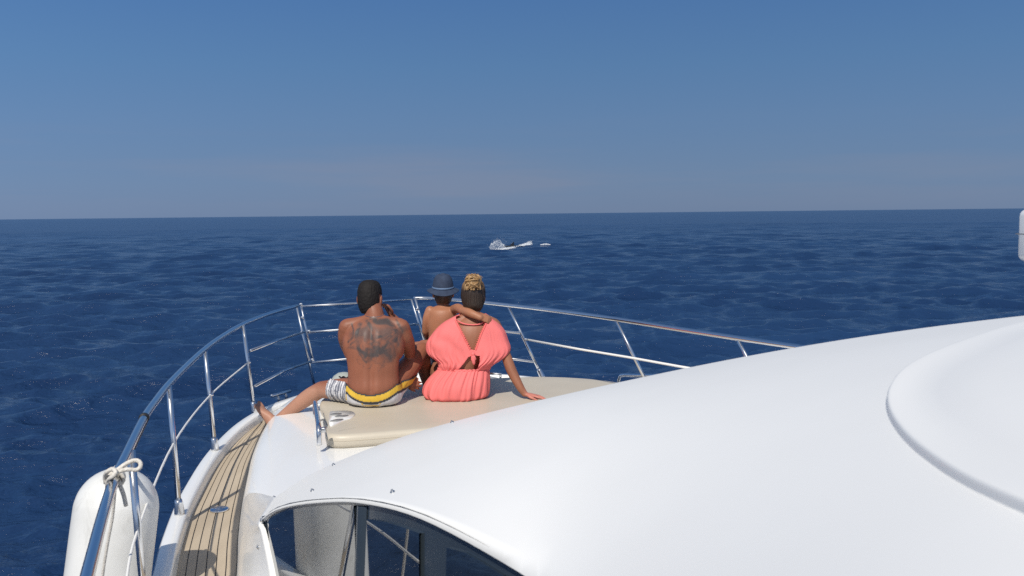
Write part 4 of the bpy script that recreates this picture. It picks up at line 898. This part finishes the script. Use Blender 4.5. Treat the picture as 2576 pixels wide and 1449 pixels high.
# ---- the child
KO = Vector((-.51, 6.36, 2.485))
def kid():
    bm = bmesh.new(); S = .98
    hloft(bm, [(0, .0, .0, .06, .05), (0, .0, .02, .105, .08), (0, .0, .07, .108, .082), (0, 0, .14, .096, .070), (0, .0, .21, .102, .072), (.006, .004, .28, .104, .074), (.010, .01, .325, .104, .066), (.012, .018, .345, .080, .052), (.014, .022, .36, .046, .040)])
    limb(bm, [(.012, .02, .335), (.014, .026, .375), (.012, .034, .40)], [.044, .038, .038])
    HR = head(bm, (.010, .048, .437), .12, .86, -.02)
    limb(bm, [(-.084, .012, .322), (-.106, .005, .26), (-.120, .03, .17)], [.036, .033, .028]); limb(bm, [(-.120, .03, .17), (-.11, .10, .11), (-.08, .17, .08)], [.028, .026, .018]); hand(bm, (-.08, .17, .08), (.4, .8, -.2), (0, 0, -1), (1, 0, 0), .62, .4)
    # right arm up round the woman's neck
    limb(bm, [(.085, .01, .325), (.125, -.10, .350), (.165, -.205, .345)], [.037, .034, .031]); limb(bm, [(.165, -.205, .345), (.225, -.295, .335), (.290, -.330, .310)], [.031, .029, .022]); hand(bm, (.290, -.330, .310), (.85, .25, -.30), (0, .8, -.5), (0, .3, 1), .66, .40)
    limb(bm, [(-.06, .03, .03), (-.085, .16, .02), (-.095, .26, -.0)], [.058, .05, .04]); limb(bm, [(-.095, .26, 0), (-.10, .275, -.08), (-.098, .28, -.165)], [.038, .036, .024]); foot(bm, (-.098, .28, -.158), (-.098, .27, -.178), (-.098, .42, -.186), (0, 0, 1), .7)
    limb(bm, [(.06, .03, .03), (.075, .16, .02), (.08, .26, -.0)], [.058, .05, .04]); limb(bm, [(.08, .26, 0), (.085, .275, -.08), (.09, .28, -.165)], [.038, .036, .024]); foot(bm, (.09, .28, -.158), (.09, .27, -.178), (.09, .42, -.186), (0, 0, 1), .7)
    me = fuse(bm, .005, 3); v = verts_np(me); c = np.tile(np.array([.34, .148, .083]), (len(v), 1)) * (1 + .08 * fbm(v, 10, 3)[:, None]); set_col(me, c)
    o = obj('person', me, skin_mat('child_skin')); place(o, KO)
    tag(o, "bare-shouldered child in a navy hat with an arm round the woman's neck", 'person')
    tb = bmesh.new(); hloft(tb, [(0, 0, -.008, .07, .06), (0, 0, .012, .116, .092), (0, 0, .06, .118, .092), (0, 0, .095, .112, .084)]); limb(tb, [(-.055, .03, .03), (-.08, .13, .025)], [.066, .060]); limb(tb, [(.055, .03, .03), (.07, .13, .025)], [.066, .060])
    child('swim_trunks', fuse(tb, .006, 2), mat('navy_cloth', (.03, .05, .11), .8), o)
    kb = bmesh.new(); hloft(kb, [(0, -.006, .14, .012, .014), (0, -.006, .13, .05, .062), (0, -.008, .1, .072, .09), (0, -.008, .05, .082, .102), (0, -.010, .0, .080, .098), (0, -.016, -.04, .072, .084), (0, -.024, -.075, .056, .06)])
    hm = fuse(kb, .006, 2); hm.transform(HR); inv = HR.inverted(); cut(hm, lambda c: (lambda q: q.y < .04 and not (q.y > -.02 and q.z < .02))(inv @ c)); child('hair', hm, mat('brown_hair', (.06, .035, .02), .5), o)
    # hat: crown with a dent, band and drooping brim
    straw = mat('navy_hat_cloth', (.045, .07, .135), .85); varied(straw, (.017, .028, .060), (.028, .046, .088), 30, 4, bump=.5, bscale=260)
    def cyl(prof, seg=48, wave=0):
        R = []
        for h, r, dy in prof:
            R.append([Vector((r * math.cos(t) * .94, r * math.sin(t) * 1.10 - .004 + dy, h + wave * (r / .13) ** 4 * (.010 * math.cos(2 * t) - .004 * math.sin(t)))) for t in [2 * math.pi * k / seg for k in range(seg)]])
        return R
    hb = bmesh.new()
    grid(hb, cyl([(p.x, max(p.y, .0015), 0) for p in spline([Vector(a) for a in [(.000, .146, 0), (.014, .130, 0), (.024, .113, 0), (.030, .100, 0), (.036, .096, 0), (.075, .090, 0), (.115, .078, 0), (.140, .060, 0), (.148, .044, 0), (.146, .034, 0), (.150, .026, 0), (.158, .014, 0), (.160, .002, 0)]], 4)], 48, 1), True)
    hm = mesh_of(hb); M = HR @ Matrix.Translation((0, 0, .022)) @ Matrix.Rotation(.10, 4, 'X'); hm.transform(M)
    hat = child('sun_hat', hm, straw, o); s_ = hat.modifiers.new('felt', 'SOLIDIFY'); s_.thickness = .004
    bb = bmesh.new(); grid(bb, cyl([(.034, .099, 0), (.035, .1005, 0), (.047, .0975, 0), (.048, .095, 0)]), True); bmx = mesh_of(bb); bmx.transform(M); child('hat_band', bmx, mat('pale_blue_ribbon', (.10, .16, .27), .7), hat)
kid()

# ------------------------------------------------------------------ whale breaking the surface far ahead
wc = PZ(1296, 622, 0)
def whale():
    bm = bmesh.new()
    L_ = [(-2.1, -.55, .10, .10), (-1.6, -.28, .42, .36), (-.9, -.22, .60, .45), (-.1, -.22, .66, .46), (.8, -.28, .58, .42), (1.6, -.40, .38, .32), (2.3, -.62, .18, .16), (2.6, -.75, .08, .06)]
    ca, sa = math.cos(.42), math.sin(.42)
    eloft(bm, [((x * ca, x * sa, z), (-sa * ry, ca * ry, 0), (0, 0, rz)) for x, z, ry, rz in L_], 20)
    fx = -.42
    eloft(bm, [((fx * ca, fx * sa, .1), (.34 * ca, .34 * sa, 0), (-.05 * sa, .05 * ca, 0)), (((fx + .10) * ca, (fx + .10) * sa, .34), (.22 * ca, .22 * sa, 0), (-.035 * sa, .035 * ca, 0)), (((fx + .25) * ca, (fx + .25) * sa, .56), (.09 * ca, .09 * sa, 0), (-.02 * sa, .02 * ca, 0)), (((fx + .34) * ca, (fx + .34) * sa, .64), (.02, .01, 0), (0, .01, 0))], 12)
    me = fuse(bm, .05, 2); o = obj('whale', me, mat('wet_dark_skin', (.012, .014, .018), .15)); place(o, (wc.x, wc.y, 0.0))
    tag(o, 'dark whale with a small back fin surfacing in white spray far ahead', 'whale')
whale()
sprm = mat('white_spray', (.80, .83, .85), .7)
def spray():
    R2 = random.Random(9); bm = bmesh.new()
    def drop(p, r):
        v = [bm.verts.new(p + Vector(a) * r) for a in ((1, 0, -.5), (-.6, .8, -.5), (-.6, -.8, -.5), (0, 0, .9))]
        for f in ((0, 1, 2), (0, 3, 1), (1, 3, 2), (2, 3, 0)): bm.faces.new([v[i] for i in f])
    J = lambda sx, sy: Vector((R2.gauss(0, sx), R2.gauss(0, sy), 0))
    a0, a1 = PZ(1231, 631, 0), PZ(1272, 628, 0)
    for i in range(3300):                                                      # left plume, thrown up and falling back
        f = R2.betavariate(1.5, 1.7); top = 1.12 * max(0, math.sin((f * .86 + .10) * math.pi)) ** .8 * (.86 + .35 * noise.noise(Vector((f * 7, 3, 0))))
        h = top * (1 - R2.random() ** 1.6 * .96); p = a0.lerp(a1, f) + J(.03, .5); p.z = max(0.02, h + R2.gauss(0, .03)); drop(p, R2.uniform(.005, .019) * (1.3 - .65 * h) * (.6 + .9 * abs(noise.noise(Vector((f * 5, h * 4, 5))))))
    for i in range(500):
        f = R2.random(); p = a0.lerp(a1, f) + J(.12, .6); p.z = .05 + R2.random() ** 2 * 1.15; drop(p, R2.uniform(.005, .012))
    a0, a1 = PZ(1296, 622, 0), PZ(1338, 615, 0)
    for i in range(1500):                                                      # second splash
        f = R2.betavariate(2.0, 1.3); top = .55 * f ** .9 * (.7 + .9 * abs(noise.noise(Vector((f * 9, 1, 0))))); p = a0.lerp(a1, f) + J(.05, .4); p.z = .03 + top * R2.random() ** 1.3; drop(p, R2.uniform(.006, .022))
    a0, am_, a1 = PZ(1243, 632, 0), PZ(1290, 625, 0), PZ(1338, 615, 0)
    for i in range(1900):                                                      # foam line along the flank
        f = R2.random(); p = (a0.lerp(am_, f * 2) if f < .5 else am_.lerp(a1, f * 2 - 1)) + J(.05, .7); p.z = .05 + .13 * R2.random() ** 2; drop(p, R2.uniform(.010, .030))
    c0 = PZ(1373, 617, 0)
    for i in range(420):                                                      # separate streak of foam to the right
        f = R2.uniform(-1, 1); p = c0 + Vector((f * .60, f * .5, 0)) + J(.03, .8 * (1 - f * f)); p.z = .08 + .12 * R2.random() * (1 - abs(f)); drop(p, R2.uniform(.010, .030))
    o = obj('spray', bm, sprm, None, False); tag(o, 'white spray and foam thrown up by the surfacing whale', None, 'stuff')
spray()
